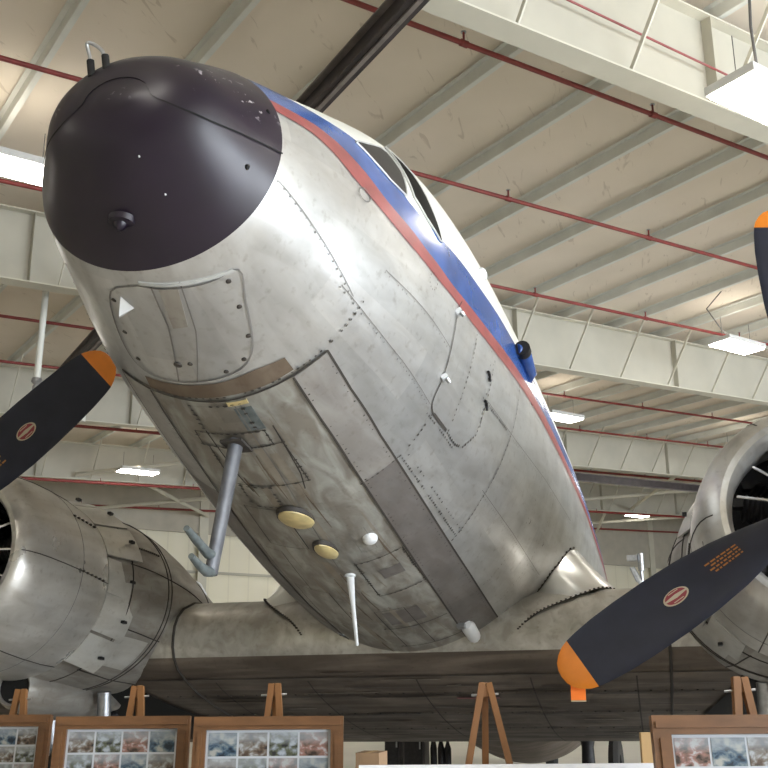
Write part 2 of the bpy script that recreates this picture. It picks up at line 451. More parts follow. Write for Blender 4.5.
# --- belly strips along the chine
bandO = [(1.19, 139.6), (1.495, 141.9), (1.945, 143.5), (2.477, 143.8), (3.13, 144.1), (3.98, 144.6), (5.35, 146.3)]
bandI = [(1.2, 153.6), (1.547, 154.8), (1.992, 155.5), (2.518, 155.6), (3.16, 155.8), (4.02, 156.6), (5.35, 158.8)]
for sgn in (1, -1):
    a = [(x_, sgn*p) for x_, p in bandO]; b = [(x_, sgn*p) for x_, p in bandI]
    a1, b1 = [p for p in a if p[0] < 2]+[(2.2, sgn*143.6)], [p for p in b if p[0] < 2]+[(2.2, sgn*155.5)]
    a2, b2 = [(2.2, sgn*143.6)]+[p for p in a if p[0] > 2.3], [(2.2, sgn*155.5)]+[p for p in b if p[0] > 2.3]
    mb = MB(); surfpatch(mb, a1, b1, BANDF, .005, 6); lbl(part(mb, 'keel_strip', FUS), 'grey front length of the lower corner strip')
    mb = MB(); surfpatch(mb, a2, b2, BAND, .005, 6); lbl(part(mb, 'keel_strip', FUS), 'darker rear length of the lower corner strip')
    mb = MB()
    for P in (a, b):
        ribbon(mb, P, .012, SEAM, .007); rivets(mb, [(x_, p+sgn*(1.2 if P is a else -1.2)) for x_, p in P], RIVET, .045, .004, .007, .35)
    rivets(mb, [(2.2, sgn*143), (2.2, sgn*156)], RIVET, .03, .006, .0075, .1)
    part(mb, 'strip_seam', FUS)
# --- seams and rivet lines, port side (and mirrored structure lines)
mb = MB()
for sgn in (1, -1):
    M_ = lambda L: [(x_, sgn*p) for x_, p in L]
    ribbon(mb, M_([(1.19, 139.4), (1.185, 150), (1.19, 165), (1.2, 180)]), .016, SEAM, .007)
    rivets(mb, M_([(1.17, 120), (1.165, 139), (1.165, 160), (1.175, 180)]), RIVET, .03, .0055, .007, .2)
    # frame station seams
    ribbon(mb, M_([(3.42, 84), (3.389, 96.6), (3.324, 112.8), (3.311, 129.2), (3.365, 143.6)]), .005, SEAML)
    rivets(mb, M_([(3.41, 92), (3.389, 96.6), (3.324, 112.8), (3.311, 129.2), (3.365, 143.0)]), RIVET, .032, .0058, .004, .08)
    rivets(mb, M_([(2.19, 127.5), (2.20, 136), (2.21, 142.4)]), RIVET, .03, .0055, .004, .1)
    rivets(mb, M_([(2.21, 142), (2.8, 141.6), (3.36, 141.4)]), RIVET, .032, .006, .004, .08)
    rivets(mb, M_([(2.21, 139.9), (2.8, 139.4), (3.36, 139.2)]), RIVET, .05, .005, .004, .2)
    # longitudinal laps
    for L in ([(2.758, 109.1), (3.46, 107.3), (4.414, 104), (5.576, 101.8)], [(1.232, 106), (1.5, 107), (2.05, 109.5)],
              [(1.0, 121), (1.5, 124), (2.12, 126)], [(3.25, 127), (4.1, 126), (5.2, 126)], [(.42, 106), (.8, 114), (1.1, 121)]):
        ribbon(mb, M_(L), .0035, SEAML)
        rivets(mb, M_([(x_, p+.9) for x_, p in L]), SEAML, .04, .0035, .0035, .2)
    for X in (4.3, 4.8):
        rivets(mb, M_([(X, 90), (X-.03, 120), (X, 143)]), SEAML, .035, .004, .004, .15)
    rivets(mb, M_([(2.7, 109.7), (2.95, 109.3), (3.23, 108.3)]), RIVET, .028, .0055, .004, .1)
    # belly panel lines
    ribbon(mb, M_([(1.45, 168.5), (1.9, 170), (2.05, 171.6)]), .007, SEAM, .0045)
part(mb, 'panel_seam', FUS)['kind'] = 'stuff'
# crew door, port side
mb = MB()
door = [(2.10, 94), (2.047, 98.7), (2.065, 108.2), (2.10, 117.4), (2.116, 124.0), (2.175, 126.6), (2.29, 127), (2.415, 126.5)]
ribbon(mb, smoothpts(door, 5), .009, SEAM, .004)
rivets(mb, [(2.42, 126.6), (2.6, 126.6), (2.70, 125), (2.784, 119.3), (2.764, 110.5)], RIVET, .026, .006, .004, .05)
rivets(mb, [(2.14, 128.4), (2.42, 127.9), (2.62, 127.8)], RIVET, .03, .005, .004, .1)
rivets(mb, [(2.40, 97.5), (2.39, 106), (2.39, 112), (2.41, 120), (2.446, 125.8)], RIVET, .028, .005, .004, .08)
rivets(mb, [(2.764, 110.5), (2.76, 98.6), (2.85, 92)], RIVET, .03, .0055, .004, .15)
rivets(mb, [(2.70, 96), (2.70, 104), (2.74, 110)], RIVET, .04, .005, .004, .15)
ribbon(mb, [(2.20, 126.8), (2.42, 126.5)], .018, SEAM, .0045)
DOOR = part(mb, 'crew_door', FUS); DOOR['kind'] = 'stuff'; lbl(DOOR, 'riveted outline of the small crew door')
for X, ph in ((2.047, 98.7), (2.106, 117.4)):
    mb = MB(); p = S(X, ph); n = (S(X, ph, .1)-p).normalized()
    mb.box(p+n*.01, (.055, .035, .02), WHITEPL, Matrix.Rotation(radians(25), 3, 'X'))
    mb.tube([p+n*.02+Vector((.0, 0, 0)), p+n*.035+Vector((.015, 0, -.015))], [.014, .012], STEELM, 10)
    part(mb, 'door_hinge', DOOR)
for X, ph in ((2.682, 103.6), (2.75, 110.8)):
    mb = MB(); p = S(X, ph); n = (S(X, ph, .1)-p).normalized(); c0 = p+n*.012
    mb.tube([c0+Vector((-.03, 0, .015)), c0+Vector((0, 0, .025)), c0+Vector((.03, 0, .01)), c0+Vector((.03, 0, -.02))], .008, DARKM, 8)
    part(mb, 'door_latch', DOOR)
# circles of screws on the side
mb = MB()
for X0, p0 in ((.987, 85.4), (1.686, 97.7)):
    P = [(X0+.045*cos(k*pi/6), p0+2.6*sin(k*pi/6)) for k in range(13)]
    rivets(mb, P, RIVET if X0 > 1.2 else SEAML, .02, .004, .004, .05)
    if X0 < 1.2: ribbon(mb, P, .006, SEAML, .004, .01)
SR = part(mb, 'screw_ring', FUS); SR['kind'] = 'stuff'
# --- underside of the nose: landing-light hatch area
mb = MB()
H = [(.47, 187), (.50, 176), (.53, 158), (.545, 146), (.695, 151.2), (.90, 157.7), (.99, 162.5), (1.03, 168), (1.05, 177), (1.065, 191), (1.05, 203), (.96, 209), (.75, 209), (.52, 202), (.47, 187)]
ribbon(mb, smoothpts(H, 4), .008, SEAML, .004)
surfpatch(mb, [(.45, 186), (.47, 176), (.50, 160), (.525, 148)], [(.465, 186), (.485, 176), (.515, 160), (.54, 147)], FRAMEM, .006, 2)
surfpatch(mb, [(1.09, 206), (1.085, 190), (1.075, 175), (1.055, 162), (1.07, 152)], [(1.175, 206), (1.175, 190), (1.17, 175), (1.17, 162), (1.16, 152)], STAIN, .003, 3, edge=False)
for X, p in ((.57, 152), (.71, 154.5), (.87, 158), (.98, 164), (1.02, 172), (.579, -157), (.796, -154), (.97, -154.6), (.944, -176.9)):
    spot(mb, X, p, .012, .012, .004, RIVET, off=.002)
spot(mb, .95, -172, .02, .02, .006, RIVET)
surfpatch(mb, [(.50, 179), (.72, 182)], [(.50, 171), (.72, 176)], NAC, .003, 2)
ribbon(mb, [(.48, 181.6), (.7, 183.4), (1.06, 191)], .007, SEAML, .0035)
ribbon(mb, [(.48, 169), (.75, 174), (1.06, 184)], .006, SEAML, .0035)
lbl(part(mb, 'nose_hatch', FUS), 'access hatch under the nose')
mb = MB()
p = [S(.538, -162, .002), S(.70, -155, .002), S(.60, -166, .002)]
q = S(.60, -161, .05)
b = len(mb.v); mb.v += p+[q]; mi = mb.mat(WHITEPL)
for t in ((0, 1, 2), (0, 3, 1), (1, 3, 2), (2, 3, 0)): mb.f.append(tuple(b+i for i in t)); mb.m.append(mi)
lbl(part(mb, 'scoop_vent', FUS, smooth=False), 'small white wedge-shaped vent')
# light tubes seen along the starboard nose edge
# --- belly panels
mb = MB()
def rect(X0, X1, p0, p1, w=.009, m=SEAM, riv=True, sk=.2):
    L = [(X0, p0), (X1, p0), (X1, p1), (X0, p1), (X0, p0)]
    ribbon(mb, L, w, m, .0045)
    if riv: rivets(mb, [(a, b) for a, b in L], RIVET, .035, .006, .0055, sk)
rect(1.50, 1.62, -165, 170.0+0, .006, SEAM) if False else None
def brect(X0, X1, y0, y1, w=.007, m=SEAM, sk=.25, riv=True):
    # angles measured from the keel: negative to starboard
    c = lambda X, y: (X, 180-y)
    L = [c(X0, y0), c(X1, y0), c(X1, y1), c(X0, y1), c(X0, y0)]
    ribbon(mb, L, w*.8, m, .0045)
    if riv: rivets(mb, L, RIVET, .034, .008, .0055, sk)
brect(1.47, 1.60, -16, 8); brect(1.60, 1.98, -14, 11); brect(1.24, 1.47, -12, 6, .005, SEAML)
brect(2.0, 2.22, -12, -2, .005, SEAML, .1)
brect(2.25, 2.75, -16, -3, .008, SEAM, .6, False)
brect(3.03, 3.60, 7.8, 23.5, .008, SEAM, .3); brect(2.98, 3.0, -18, 22, .004, SEAML, .5, False)
brect(2.62, 2.9, 12, 17, .004, SEAML, .9, False)
brect(3.5, 4.3, -20, -8, .007, SEAM, .7, False); brect(2.85, 3.5, -22, -14, .006, SEAM, .6, False)
brect(3.9, 4.9, 2, 12, .006, SEAM, .7, False)
ribbon(mb, [(1.25, 176), (1.9, 176), (3, 178), (5, 178)], .006, SEAML, .0035)
ribbon(mb, [(4.35, -158), (4.35, 180), (4.35, 158)], .012, SEAM, .0045)
ribbon(mb, [(4.9, -158), (4.9, 180), (4.9, 158)], .012, SEAM, .0045)
part(mb, 'belly_panel_seam', FUS)['kind'] = 'stuff'
mb = MB(); random.seed(11)
for k in range(44):
    X = random.uniform(1.3, 4.6); a = 180+random.gauss(0, 9); L_ = random.uniform(.12, .7)
    if abs(a-180) > 20: continue
    w_ = random.uniform(.006, .03)
    surfpatch(mb, [(X, a), (X+L_*.4, a-w_*20), (X+L_, a-1)], [(X, a+.3), (X+L_*.4, a+w_*20), (X+L_, a-.8)], random.choice([STREAK, STREAK, STAIN]), .0022, 2, edge=False)
for X, a in ((1.62, 178), (1.68, 174), (2.0, 184), (2.25, 176), (2.95, 181), (3.9, 172), (4.2, 186)):
    surfpatch(mb, [(X, a-1.2), (X+.25, a-1.6), (X+.6, a-.3)], [(X, a+1.2), (X+.25, a+.8), (X+.6, a+.1)], STREAK, .0026, 3, edge=False)
part(mb, 'oil_streak', FUS)['kind'] = 'stuff'
mb = MB(); surfpatch(mb, [(3.2, 167), (3.34, 167)], [(3.2, 160), (3.34, 160)], BAND, .004, 2); part(mb, 'vent_grille', FUS); mb = MB()
surfpatch(mb, [(3.95, 176), (4.25, 176)], [(3.95, 164), (4.25, 164)], BAND, .004, 2)
part(mb, 'vent_grille', FUS)
mb = MB(); surfpatch(mb, [(1.215, 178), (1.245, 178)], [(1.215, 171), (1.245, 171)], AMBER, .006, 2); lbl(part(mb, 'yellow_placard', FUS), 'small yellow placard')
mb = MB(); surfpatch(mb, [(1.27, 177), (1.46, 177)], [(1.27, 171), (1.46, 171)], TEAL, .003, 2); part(mb, 'grey_patch', FUS)
for X, ph, rx, ry in ((2.375, -179.5, .175, .095), (2.80, 178.0, .16, .062)):
    mb = MB(); spot(mb, X, ph, rx+.012, ry+.010, .003, SEAM, off=0); spot(mb, X, ph, rx, ry, .030, AMBER, off=-.002)
    lbl(part(mb, 'belly_lamp', FUS), 'yellowed oval lens')
mb = MB(); spot(mb, 2.77, 163.3, .06, .045, .035, WHITEPL); lbl(part(mb, 'belly_dome', FUS), 'small white dome')
mb = MB(); spot(mb, 4.931, -157.1, .035, .035, .012, STEELM); spot(mb, 4.931, -157.1, .018, .018, .016, BLACK); part(mb, 'drain_fitting', FUS)
# whip aerial
mb = MB(); p = S(3.18, 176.2); mb.tube([p+Vector((0,0,.02)), p-Vector((0,0,.008))], .034, WHITEPL, 14)
mb.tube([p, p+(Vector((3.5, .04, -1.32))-p)*.45, Vector((3.5, .04, -1.32))], [.026, .014, .011], WHITEPL, 10)
lbl(part(mb, 'whip_aerial', FUS), 'thin white aerial under the belly')
# pale drain scoop at the wing root
mb = MB(); a, b = S(4.74, 155.3, .02), S(5.3, 156.5, .03)
mb.tube([a, a+(b-a)*.15, a+(b-a)*.8, b], [.03, .055, .05, .02], WHITEPL, 12)
part(mb, 'root_scoop', FUS)
mb = MB(); mb.box(S(4.72, 157, .02), (.10, .06, .03), STEELM); part(mb, 'tow_lug', FUS)
# side blisters on the blue band
mb = MB(); p = S(3.46, 80.5, .0); n = (S(3.46, 80.5, .1)-p).normalized()
mb.tube([p+Vector((-.05, 0, 0)), p+n*.04+Vector((0, 0, 0)), p+n*.045+Vector((.3, 0, -.02)), p+Vector((.42, .0, -.03))], [.04, .052, .052, .045], BLUE, 14)
AIR_IN = part(mb, 'air_intake', FUS)
mb = MB(); mb.tube([p+n*.04+Vector((-.06, 0, .0)), p+n*.04+Vector((.01, 0, 0))], [.053, .055], BLACK, 14); part(mb, 'intake_mouth', AIR_IN)
mb = MB(); spot(mb, 2.75, 70, .07, .03, .03, WHITEPL); lbl(part(mb, 'roof_fitting', FUS), 'small white blister'); mb = MB(); spot(mb, 3.9, 79, .03, .03, .05, STEELM); part(mb, 'roof_fitting', FUS)
# reflection behind the intake, put in as a white patch
mb = MB(); surfpatch(mb, [(3.95, 79.5), (4.35, 79.5)], [(3.9, 83.5), (4.3, 83)], WHITEP, .0045, 3); lbl(part(mb, 'painted_reflection', FUS), 'reflection painted as a white patch on the blue band')
# --- pitot mast
mb = MB(); base = Vector((1.557, -.05, -.66)); tip = Vector((1.50, -.10, -1.345))
rows = []
for k in range(9):
    t = k/8; c = base+(tip-base)*t; r = .034-.006*t
    rows.append([c+Vector((r*1.5*cos(2*pi*i/16), r*sin(2*pi*i/16), 0)) for i in range(16)])
mb.grid(rows, BLUEG, closed=True, cap0=True, cap1=True)
mb.box(base-Vector((0,0,.05)), (.16, .11, .012), SEAM)
MAST = part(mb, 'pitot_mast', PLANE)
for za, xt, zt in ((-1.235, 1.20, -1.215), (-1.315, 1.275, -1.318)):
    mb = MB(); r0 = Vector((1.50, -.095, za-.02))
    mb.tube([r0, r0+Vector((-.06, 0, -.012)), Vector((xt+.1, -.1, zt-.02)), Vector((xt, -.1, zt))], [.022, .024, .02, .014], TEAL, 12)
    part(mb, 'pitot_tube', MAST)

# ---------------------------------------------------------------- wing
LOW = [(0, 0), (.008, -.08), (.05, -.16), (.14, -.235), (.3, -.295), (.55, -.36), (1.0, -.43), (1.7, -.50), (2.5, -.53), (3.5, -.50), (4.38, -.435)]
UPP = [(0, 0), (.008, .09), (.05, .17), (.14, .25), (.35, .345), (.7, .40), (1.4, .40), (2.3, .26), (3.4, -.06), (4.38, -.42)]
def section(y, xle, zle, chord, thick, n=14):
    k = chord/4.38
    lo = [(x_*k, z_*k*thick) for x_, z_ in LOW]; up = [(x_*k, z_*k*thick) for x_, z_ in UPP]
    return [Vector((xle+a, y, zle+b)) for a, b in lo[::-1]]+[Vector((xle+a, y, zle+b)) for a, b in up[1:]]
nlo = len(LOW)
def wmat(i, j): return GRIME_SHADE if j < nlo-3 else WINGTOP
XLE, ZLE = 5.08, -.94
mb = MB(); ys = [-4.3+8.6*i/24 for i in range(25)]
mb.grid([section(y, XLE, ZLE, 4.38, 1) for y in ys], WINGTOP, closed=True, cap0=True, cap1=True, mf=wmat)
WINGC = part(mb, 'wing_centre_section', angle=60)
upf = pchip([p[0] for p in UPP], [p[1] for p in UPP])
lowf = pchip([p[0] for p in LOW], [p[1] for p in LOW])
mb = MB()
def wl(x0, y0, x1, y1, w=.02, m=SEAM, o=.006):
    n = 24; A_ = []; B_ = []; d = Vector((x1-x0, y1-y0, 0)); sd = Vector((-d.y, d.x, 0)).normalized()*w/2
    for k in range(n+1):
        X = x0+(x1-x0)*k/n; Y = y0+(y1-y0)*k/n
        p = Vector((XLE+X, Y, ZLE+lowf(X)-o)); A_.append(p+sd); B_.append(p-sd)
    mb.grid([A_, B_], m)
for X in (.30, .72, 1.35, 2.1, 2.9, 3.7): wl(X, -4.2, X, 4.2, .022)
for X in (.5, 1.0, 1.7, 2.5, 3.3): wl(X, -4.2, X, 4.2, .008, BAND)
for Y in (-1.7, -.9, 0, .9, 1.7): wl(.35, Y, 4.2, Y, .012)
random.seed(3)
for k in range(70):
    X = random.uniform(.2, 3.9); Y = random.uniform(-2, 1.7); L = random.uniform(.1, .7)
    wl(X, Y, X+random.uniform(-.02, .02), Y+L, random.uniform(.015, .05), random.choice([STREAK, SEAM, STREAK, STAIN]), .0045)
for X in (.66, 1.29, 2.04):
    for k in range(70):
        Y = -4+8*k/69
        mb.box((XLE+X, Y, ZLE+lowf(X)-.004), (.014, .014, .006), SEAM)
for Y in (-1.955, 1.955, -4.28, 4.28):
    sec = section(Y, XLE, ZLE, 4.38, 1)[2:-3]; cen = Vector((XLE+1.5, Y, ZLE-.05))
    mb.tube([p+(p-cen).normalized()*.004 for p in sec], .012, SEAM, 6)
part(mb, 'wing_seam', WINGC)['kind'] = 'stuff'
mb = MB(); wl(.8, .25, .8, .6, .09, REDD, .007); lbl(part(mb, 'red_placard', WINGC), 'small dark red placard')
for sgn in (1, -1):
    mb = MB(); rows = []
    for k in range(13):
        t = k/12; y = 4.3+10.1*t; ch = 4.38*(1-t)+1.5*t
        if k == 12: ch *= .55
        rows.append(section(sgn*y, XLE+1.9*t+(.35 if k == 12 else 0), ZLE+.1+10.1*t*.087-.1, ch, 1-.25*t))
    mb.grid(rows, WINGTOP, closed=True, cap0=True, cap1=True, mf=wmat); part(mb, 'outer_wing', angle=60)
# wing fillet
for sgn in (1, -1):
    A_ = [(5.30, 151), (5.38, 147), (5.43, 141), (5.42, 134), (5.45, 126), (5.54, 119), (5.9, 108), (6.8, 104), (8.0, 104), (9.3, 112)]
    B_ = [(5.10, .86), (5.088, .95), (5.10, 1.06), (5.15, 1.2), (5.26, 1.36), (5.46, 1.5), (5.9, 1.62), (6.8, 1.75), (8.0, 1.8), (9.3, 1.7)]
    zz = [-.02, .06]+[upf(x_-XLE) for x_, y_ in B_[2:]]
    B_ = [(x_, y_, ZLE+z_) for (x_, y_), z_ in zip(B_, zz)]
    NS = 40
    def rsmp(P):
        out = []
        n = len(P)
        for k in range(NS+1):
            u = k/NS*(n-1); i = min(int(u), n-2); t = u-i
            p0, p1, p2, p3 = P[max(i-1, 0)], P[i], P[i+1], P[min(i+2, n-1)]
            out.append(tuple(.5*((2*b)+(-a+c)*t+(2*a-5*b+4*c-d)*t*t+(-a+3*b-3*c+d)*t**3) for a, b, c, d in zip(p0, p1, p2, p3)))
        return out
    if sgn < 0: B_ = [(x_, .86+(y_-.86)*.72, z_-.0) for x_, y_, z_ in B_]
    a = rsmp(A_); b = rsmp(B_); rows = []
    for i in range(13):
        t = i/12; r = []
        for (xa, pa), B in zip(a, b):
            P0 = S(xa, pa, .006); P1 = Vector((B[0], B[1], B[2]+.006))
            C = (P0+P1)*.5; C.z -= .02; C.y -= .01
            p = P0*(1-t)**2+C*2*t*(1-t)+P1*t*t
            r.append(Vector((p.x, sgn*p.y, p.z)))
        rows.append(r)
    mb = MB(); mb.grid(rows, FILM if sgn > 0 else WHITEP); FIL = part(mb, 'wing_fillet', angle=70)
    mb = MB()
    for r in (rows[0], rows[-1]):
        pts = [p+Vector((-.004, 0, .002)) for p in r[0:28]]
        mb.tube(pts, .0045, SEAM, 5)
        for p in pts[::1]: mb.box(p+Vector((-.01, sgn*(.0), .004)), (.016, .016, .012), RIVET)
    part(mb, 'fillet_rivet_line', FIL)

# ---------------------------------------------------------------- tail (behind the wing)
def solid(mb, rows, m): mb.grid(rows, m, closed=True, cap0=True, cap1=True)
def foil(le, te, th, axis):
    out = []
    for k in range(12):
        a = 2*pi*k/12; x_ = (le[0]+te[0])/2-(te[0]-le[0])/2*cos(a); d = th/2*sin(a)*(1-.3*(x_-le[0])/(te[0]-le[0]))
        p = Vector((x_, le[1], le[2])); p[axis] += d; out.append(p)
    return out
mb = MB(); solid(mb, [foil((15.2, 0, .2), (19.3, 0, .2), .3, 1), foil((16.6, 0, 1.8), (19.5, 0, 1.8), .22, 1), foil((17.6, 0, 2.7), (19.2, 0, 2.7), .1, 1)], ALU); part(mb, 'tail_fin')
for sgn in (1, -1):
    mb = MB(); solid(mb, [foil((16.3, sgn*.2, .1), (19.0, sgn*.2, .1), .26, 2), foil((17.4, sgn*3.6, .1), (18.9, sgn*3.6, .1), .12, 2), foil((17.9, sgn*4.0, .1), (18.6, sgn*4.0, .1), .05, 2)], ALU); part(mb, 'tailplane')
mb = MB(); mb.lathe((16.9, -.09, -.65), (0, 1, 0), [(0, .01), (0, .2), (.03, .27), (.09, .29), (.15, .27), (.18, .2), (.18, .01)], RUBBER, 24)
# ---------------------------------------------------------------- engines
HX, HY, HZ = 2.81, 2.82, -.695
def blade_geo(mb, ang, s, fl, mats):
    """paddle blade along radius; s = which engine"""
    rs = [.14, .22, .34, .5, .7, .9, 1.1, 1.3, 1.45, 1.56, 1.62, 1.66, 1.70, 1.73, 1.745, 1.75]
    ch = [.11, .13, .22, .30, .355, .385, .39, .38, .362, .335, .312, .28, .225, .16, .09, .012]
    th = [.11, .11, .075, .055, .045, .036, .028, .022, .018, .015, .013, .012, .01, .008, .006, .004]
    tw = [58, 55, 46, 36, 28, 24, 21, 19, 18, 18, 18, 17, 17, 17, 17, 17]
    rad = Vector((0, cos(ang), sin(ang))); tan = Vector((0, -sin(ang), cos(ang))); fw = Vector((-1, 0, 0))
    o = Vector((HX, s*HY, HZ)); rows = []
    for r, c, t, w in zip(rs, ch, th, tw):
        a = radians(w); cd = tan*cos(a)+fw*sin(a)*fl; nd = fw*cos(a)-tan*sin(a)*fl
        row = []
        for k in range(20):
            q = 2*pi*k/20; row.append(o+rad*r+cd*(c/2*cos(q))+nd*(t/2*sin(q)))
        rows.append(row)
    def mf(i, j): return mats[1] if rs[i] >= 1.62 else mats[0]
    mb.grid(rows, mats[0], closed=True, cap0=True, cap1=True, mf=mf)
    def surf(r, u, off=.004):      # point on the front face
        i = 0
        while i < len(rs)-2 and r > rs[i+1]: i += 1
        f = (r-rs[i])/(rs[i+1]-rs[i]); L = lambda P: P[i]+(P[i+1]-P[i])*f
        a = radians(L(tw)); cd = tan*cos(a)+fw*sin(a)*fl; nd = fw*cos(a)-tan*sin(a)*fl
        c = L(ch); uu = max(-.99, min(.99, u/(c/2)))
        return o+rad*r+cd*u+nd*(L(th)/2*sqrt(1-uu*uu)+off)
    return surf
def propeller(s, a0, fl=1):
    mb = MB(); o = Vector((HX, s*HY, HZ))
    mb.lathe(o, (1, 0, 0), [(-.34, .001), (-.335, .04), (-.30, .075), (-.2, .085), (-.12, .09), (-.1, .14), (.1, .14), (.12, .08), (.45, .07)], STEELM, 28)
    for k in range(3):
        a = a0+k*2*pi/3; d = Vector((0, cos(a), sin(a))); mb.tube([o, o+d*.2], [.09, .075], GREYM, 18)
    P = part(mb, 'propeller')
    for k in range(3):
        a = a0+k*2*pi/3
        mb = MB(); sf = blade_geo(mb, a, s, fl, (BLADE, ORANGE))
        B = part(mb, 'blade', P, angle=60); lbl(B, 'black blade with an orange tip')
        mb = MB()      # oval maker's badge, then two rows of stencil dashes
        rc, hr, hu = 1.02, .075, .045
        def oval(m, sc, off):
            rows = []
            for q in range(5):
                f = q/4*sc; rows.append([sf(rc+hr*f*cos(2*pi*i/28), hu*f*sin(2*pi*i/28), off) for i in range(28)])
            mb.grid(rows, m, closed=True)
        oval(CREAMD, 1, .004); oval(REDD, .86, .006)
        rows = [[sf(rc+x_*.064, (u*.012)*(1-abs(x_)*.6), .008) for x_ in [i/10-1 for i in range(21)]] for u in (-1, 1)]
        mb.grid(rows, CREAMD)
        for u0 in (.028, -.028):
            rows = [[sf(rc+x_*.03, u0+u*.0025, .008) for x_ in [i/5-1 for i in range(11)]] for u in (-1, 1)]
            mb.grid(rows, CREAMD)
        D_ = MB(); D_.v, D_.f, D_.m, D_.mats = mb.v, mb.f, mb.m, mb.mats
        part(D_, 'blade_badge', P)
        mb = MB(); random.seed(5)
        for row_ in range(4):
            r = .60
            while r < .80-(row_ % 2)*.04:
                L = random.choice([.012, .02, .03])
                u0 = -.05+row_*.022
                g = [[sf(r+L*f, u0+u*.005, .004) for f in (0, .5, 1)] for u in (-1, 1)]
                mb.grid(g, STENCIL); r += L+.008
        part(mb, 'blade_stencil', P)
    return P
def mirror_y(mb): return mb
def engine(s):
    o = Vector((HX, s*HY, HZ))
    NACL = MB()
    NX = [4.0, 4.15, 4.5, 4.9, 5.4, 6.1, 7.0, 8.2, 9.4, 10.2]
    NT = [-.10, -.05, .06, .09, .04, -.10, -.27, -.55, -.85, -1.15]
    NB = [-1.28, -1.33, -1.37, -1.37, -1.33, -1.28, -1.2, -1.15, -1.2, -1.25]
    NW = [.58, .64, .74, .81, .86, .80, .69, .54, .32, .04]
    t, b, w = pchip(NX, NT), pchip(NX, NB), pchip(NX, NW)
    def N(X, ph, off=0):
        a = radians(ph); h = (t(X)-b(X))/2
        n = Vector((0, sin(a)/w(X), cos(a)/h)).normalized()
        return Vector((X, s*HY, 0))+Vector((0, w(X)*sin(a), (t(X)+b(X))/2+h*cos(a)))+n*off
    X_ = [4.0+.1*i for i in range(63)]
    NACL.grid([[N(X, 5*j) for j in range(72)] for X in X_], NAC, closed=True, cap0=True, cap1=True)
    NO = part(NACL, 'engine_nacelle')
    mb = MB()
    for X in (4.52, 5.0, 5.05, 5.9): mb.tube([N(X, 5*j, .001) for j in range(73)], .0055, SEAM, 5)
    for ph in (35, 75, 115, 150, -35, -75, -115, -150): mb.tube([N(4.5+.1*i, ph+1.5*i*.3, .001) for i in range(20)], .005, SEAM, 5)
    for ph in (62, -62):
        for i in range(14): mb.box(N(4.55+.03*i, ph, .004), (.014, .014, .014), RIVET)
    part(mb, 'nacelle_seam', NO)
    mb = MB()
    for ph0, ph1, x0, x1 in ((s*-88, s*-112, 4.2, 4.5), (s*-120, s*-142, 4.55, 4.95)):
        rows = [[N(x0+(x1-x0)*i/6, ph0+(ph1-ph0)*j/8, .005) for i in range(7)] for j in range(9)]
        mb.grid(rows, FLAPM)
    lbl(part(mb, 'repair_patch', NO), 'paler sheet patch')
    # cowling
    mb = MB()
    prof = [(1.38, .655), (1.395, .70), (1.2, .713), (.95, .712), (.75, .702), (.6, .686), (.5, .668), (.42, .64), (.37, .605), (.35, .565), (.36, .53), (.40, .505), (.5, .49), (.7, .495), (1.2, .6)]
    mb.lathe(o, (1, 0, 0), prof, COWL, 72)
    CO = part(mb, 'cowling', NO)
    mb = MB()
    def C(xd, ph, r): return o+Vector((xd, r*sin(radians(ph)), r*cos(radians(ph))))
    for ph in (30, 90, 150, 210, 270, 330):
        P_ = [C(x_, ph, r+.001) for x_, r in prof[1:9]]
        mb.tube(P_, .004, SEAM, 5)
    mb.tube([C(1.0, 5*k, .712) for k in range(73)], .003, SEAML, 5)
    for ph in (54, -54, 90, -90):
        for k in range(6): mb.box(C(1.0+.06*k, ph, .715), (.02, .02, .014), RIVET)
    part(mb, 'cowling_seam', NO)
    # cowl flaps
    for k in range(14):
        a0 = -168+24*k+1; a1 = a0+22
        if abs((a0+a1)/2) > 150: continue
        op = .07 if abs((a0+a1)/2) < 62 else .012
        mb = MB(); rows = []
        for (xd, r) in ((1.40, .705), (1.58, .715+op*.5), (1.80, .735+op)):
            rows.append([C(xd, a0+(a1-a0)*j/5, r) for j in range(6)])
        for (xd, r) in ((1.80, .722+op), (1.58, .702+op*.5), (1.40, .692)):
            rows.append([C(xd, a0+(a1-a0)*j/5, r) for j in range(6)])
        rows.append(rows[0])
        mb.grid(rows, FLAPM)
        for side in (0, 5): mb.f.append(tuple(side+6*i for i in range(6))); mb.m.append(0)
        mb.box(C(1.7, (a0+a1)/2, .735+op), (.05, .03, .02), DARKM)
        part(mb, 'cowl_flap', NO)
    # radial engine inside the cowl
    mb = MB()
    mb.lathe(o, (1, 0, 0), [(.16, .001), (.16, .09), (.3, .13), (.42, .2), (.55, .23), (1.2, .24)], GREYM, 32)
    mb.lathe(o, (1, 0, 0), [(.98, .2), (.985, .48), (1.0, .585)], DARKM, 48)
    EN = part(mb, 'radial_engine')
    for k in range(7):
        for row_ in range(2):
            a = 2*pi*(k+.5*row_)/7+.2; d = Vector((0, cos(a), sin(a))); c = o+Vector((.62+.24*row_, 0, 0))
            mb = MB(); pts = []; rr = []
            for q in range(15): pts.append(c+d*(.22+.015*q)); rr.append(.085 if q % 2 else .068)
            mb.tube(pts, rr, DARKM, 16)
            mb.box(c+d*.46+Vector((-.05, 0, 0)), (.08, .06, .05), DARKM)
            part(mb, 'cylinder', EN)
    for k in range(14):
        a = 2*pi*k/14+.12; d = Vector((0, cos(a), sin(a)))
        mb = MB(); mb.tube([o+Vector((.40, 0, 0))+d*.17, o+Vector((.54, 0, 0))+d*.47], .0095, CHROME, 8); part(mb, 'push_rod', EN)
    # oil-cooler scoop below
    mb = MB(); c = Vector((4.35, s*2.86, -1.42))
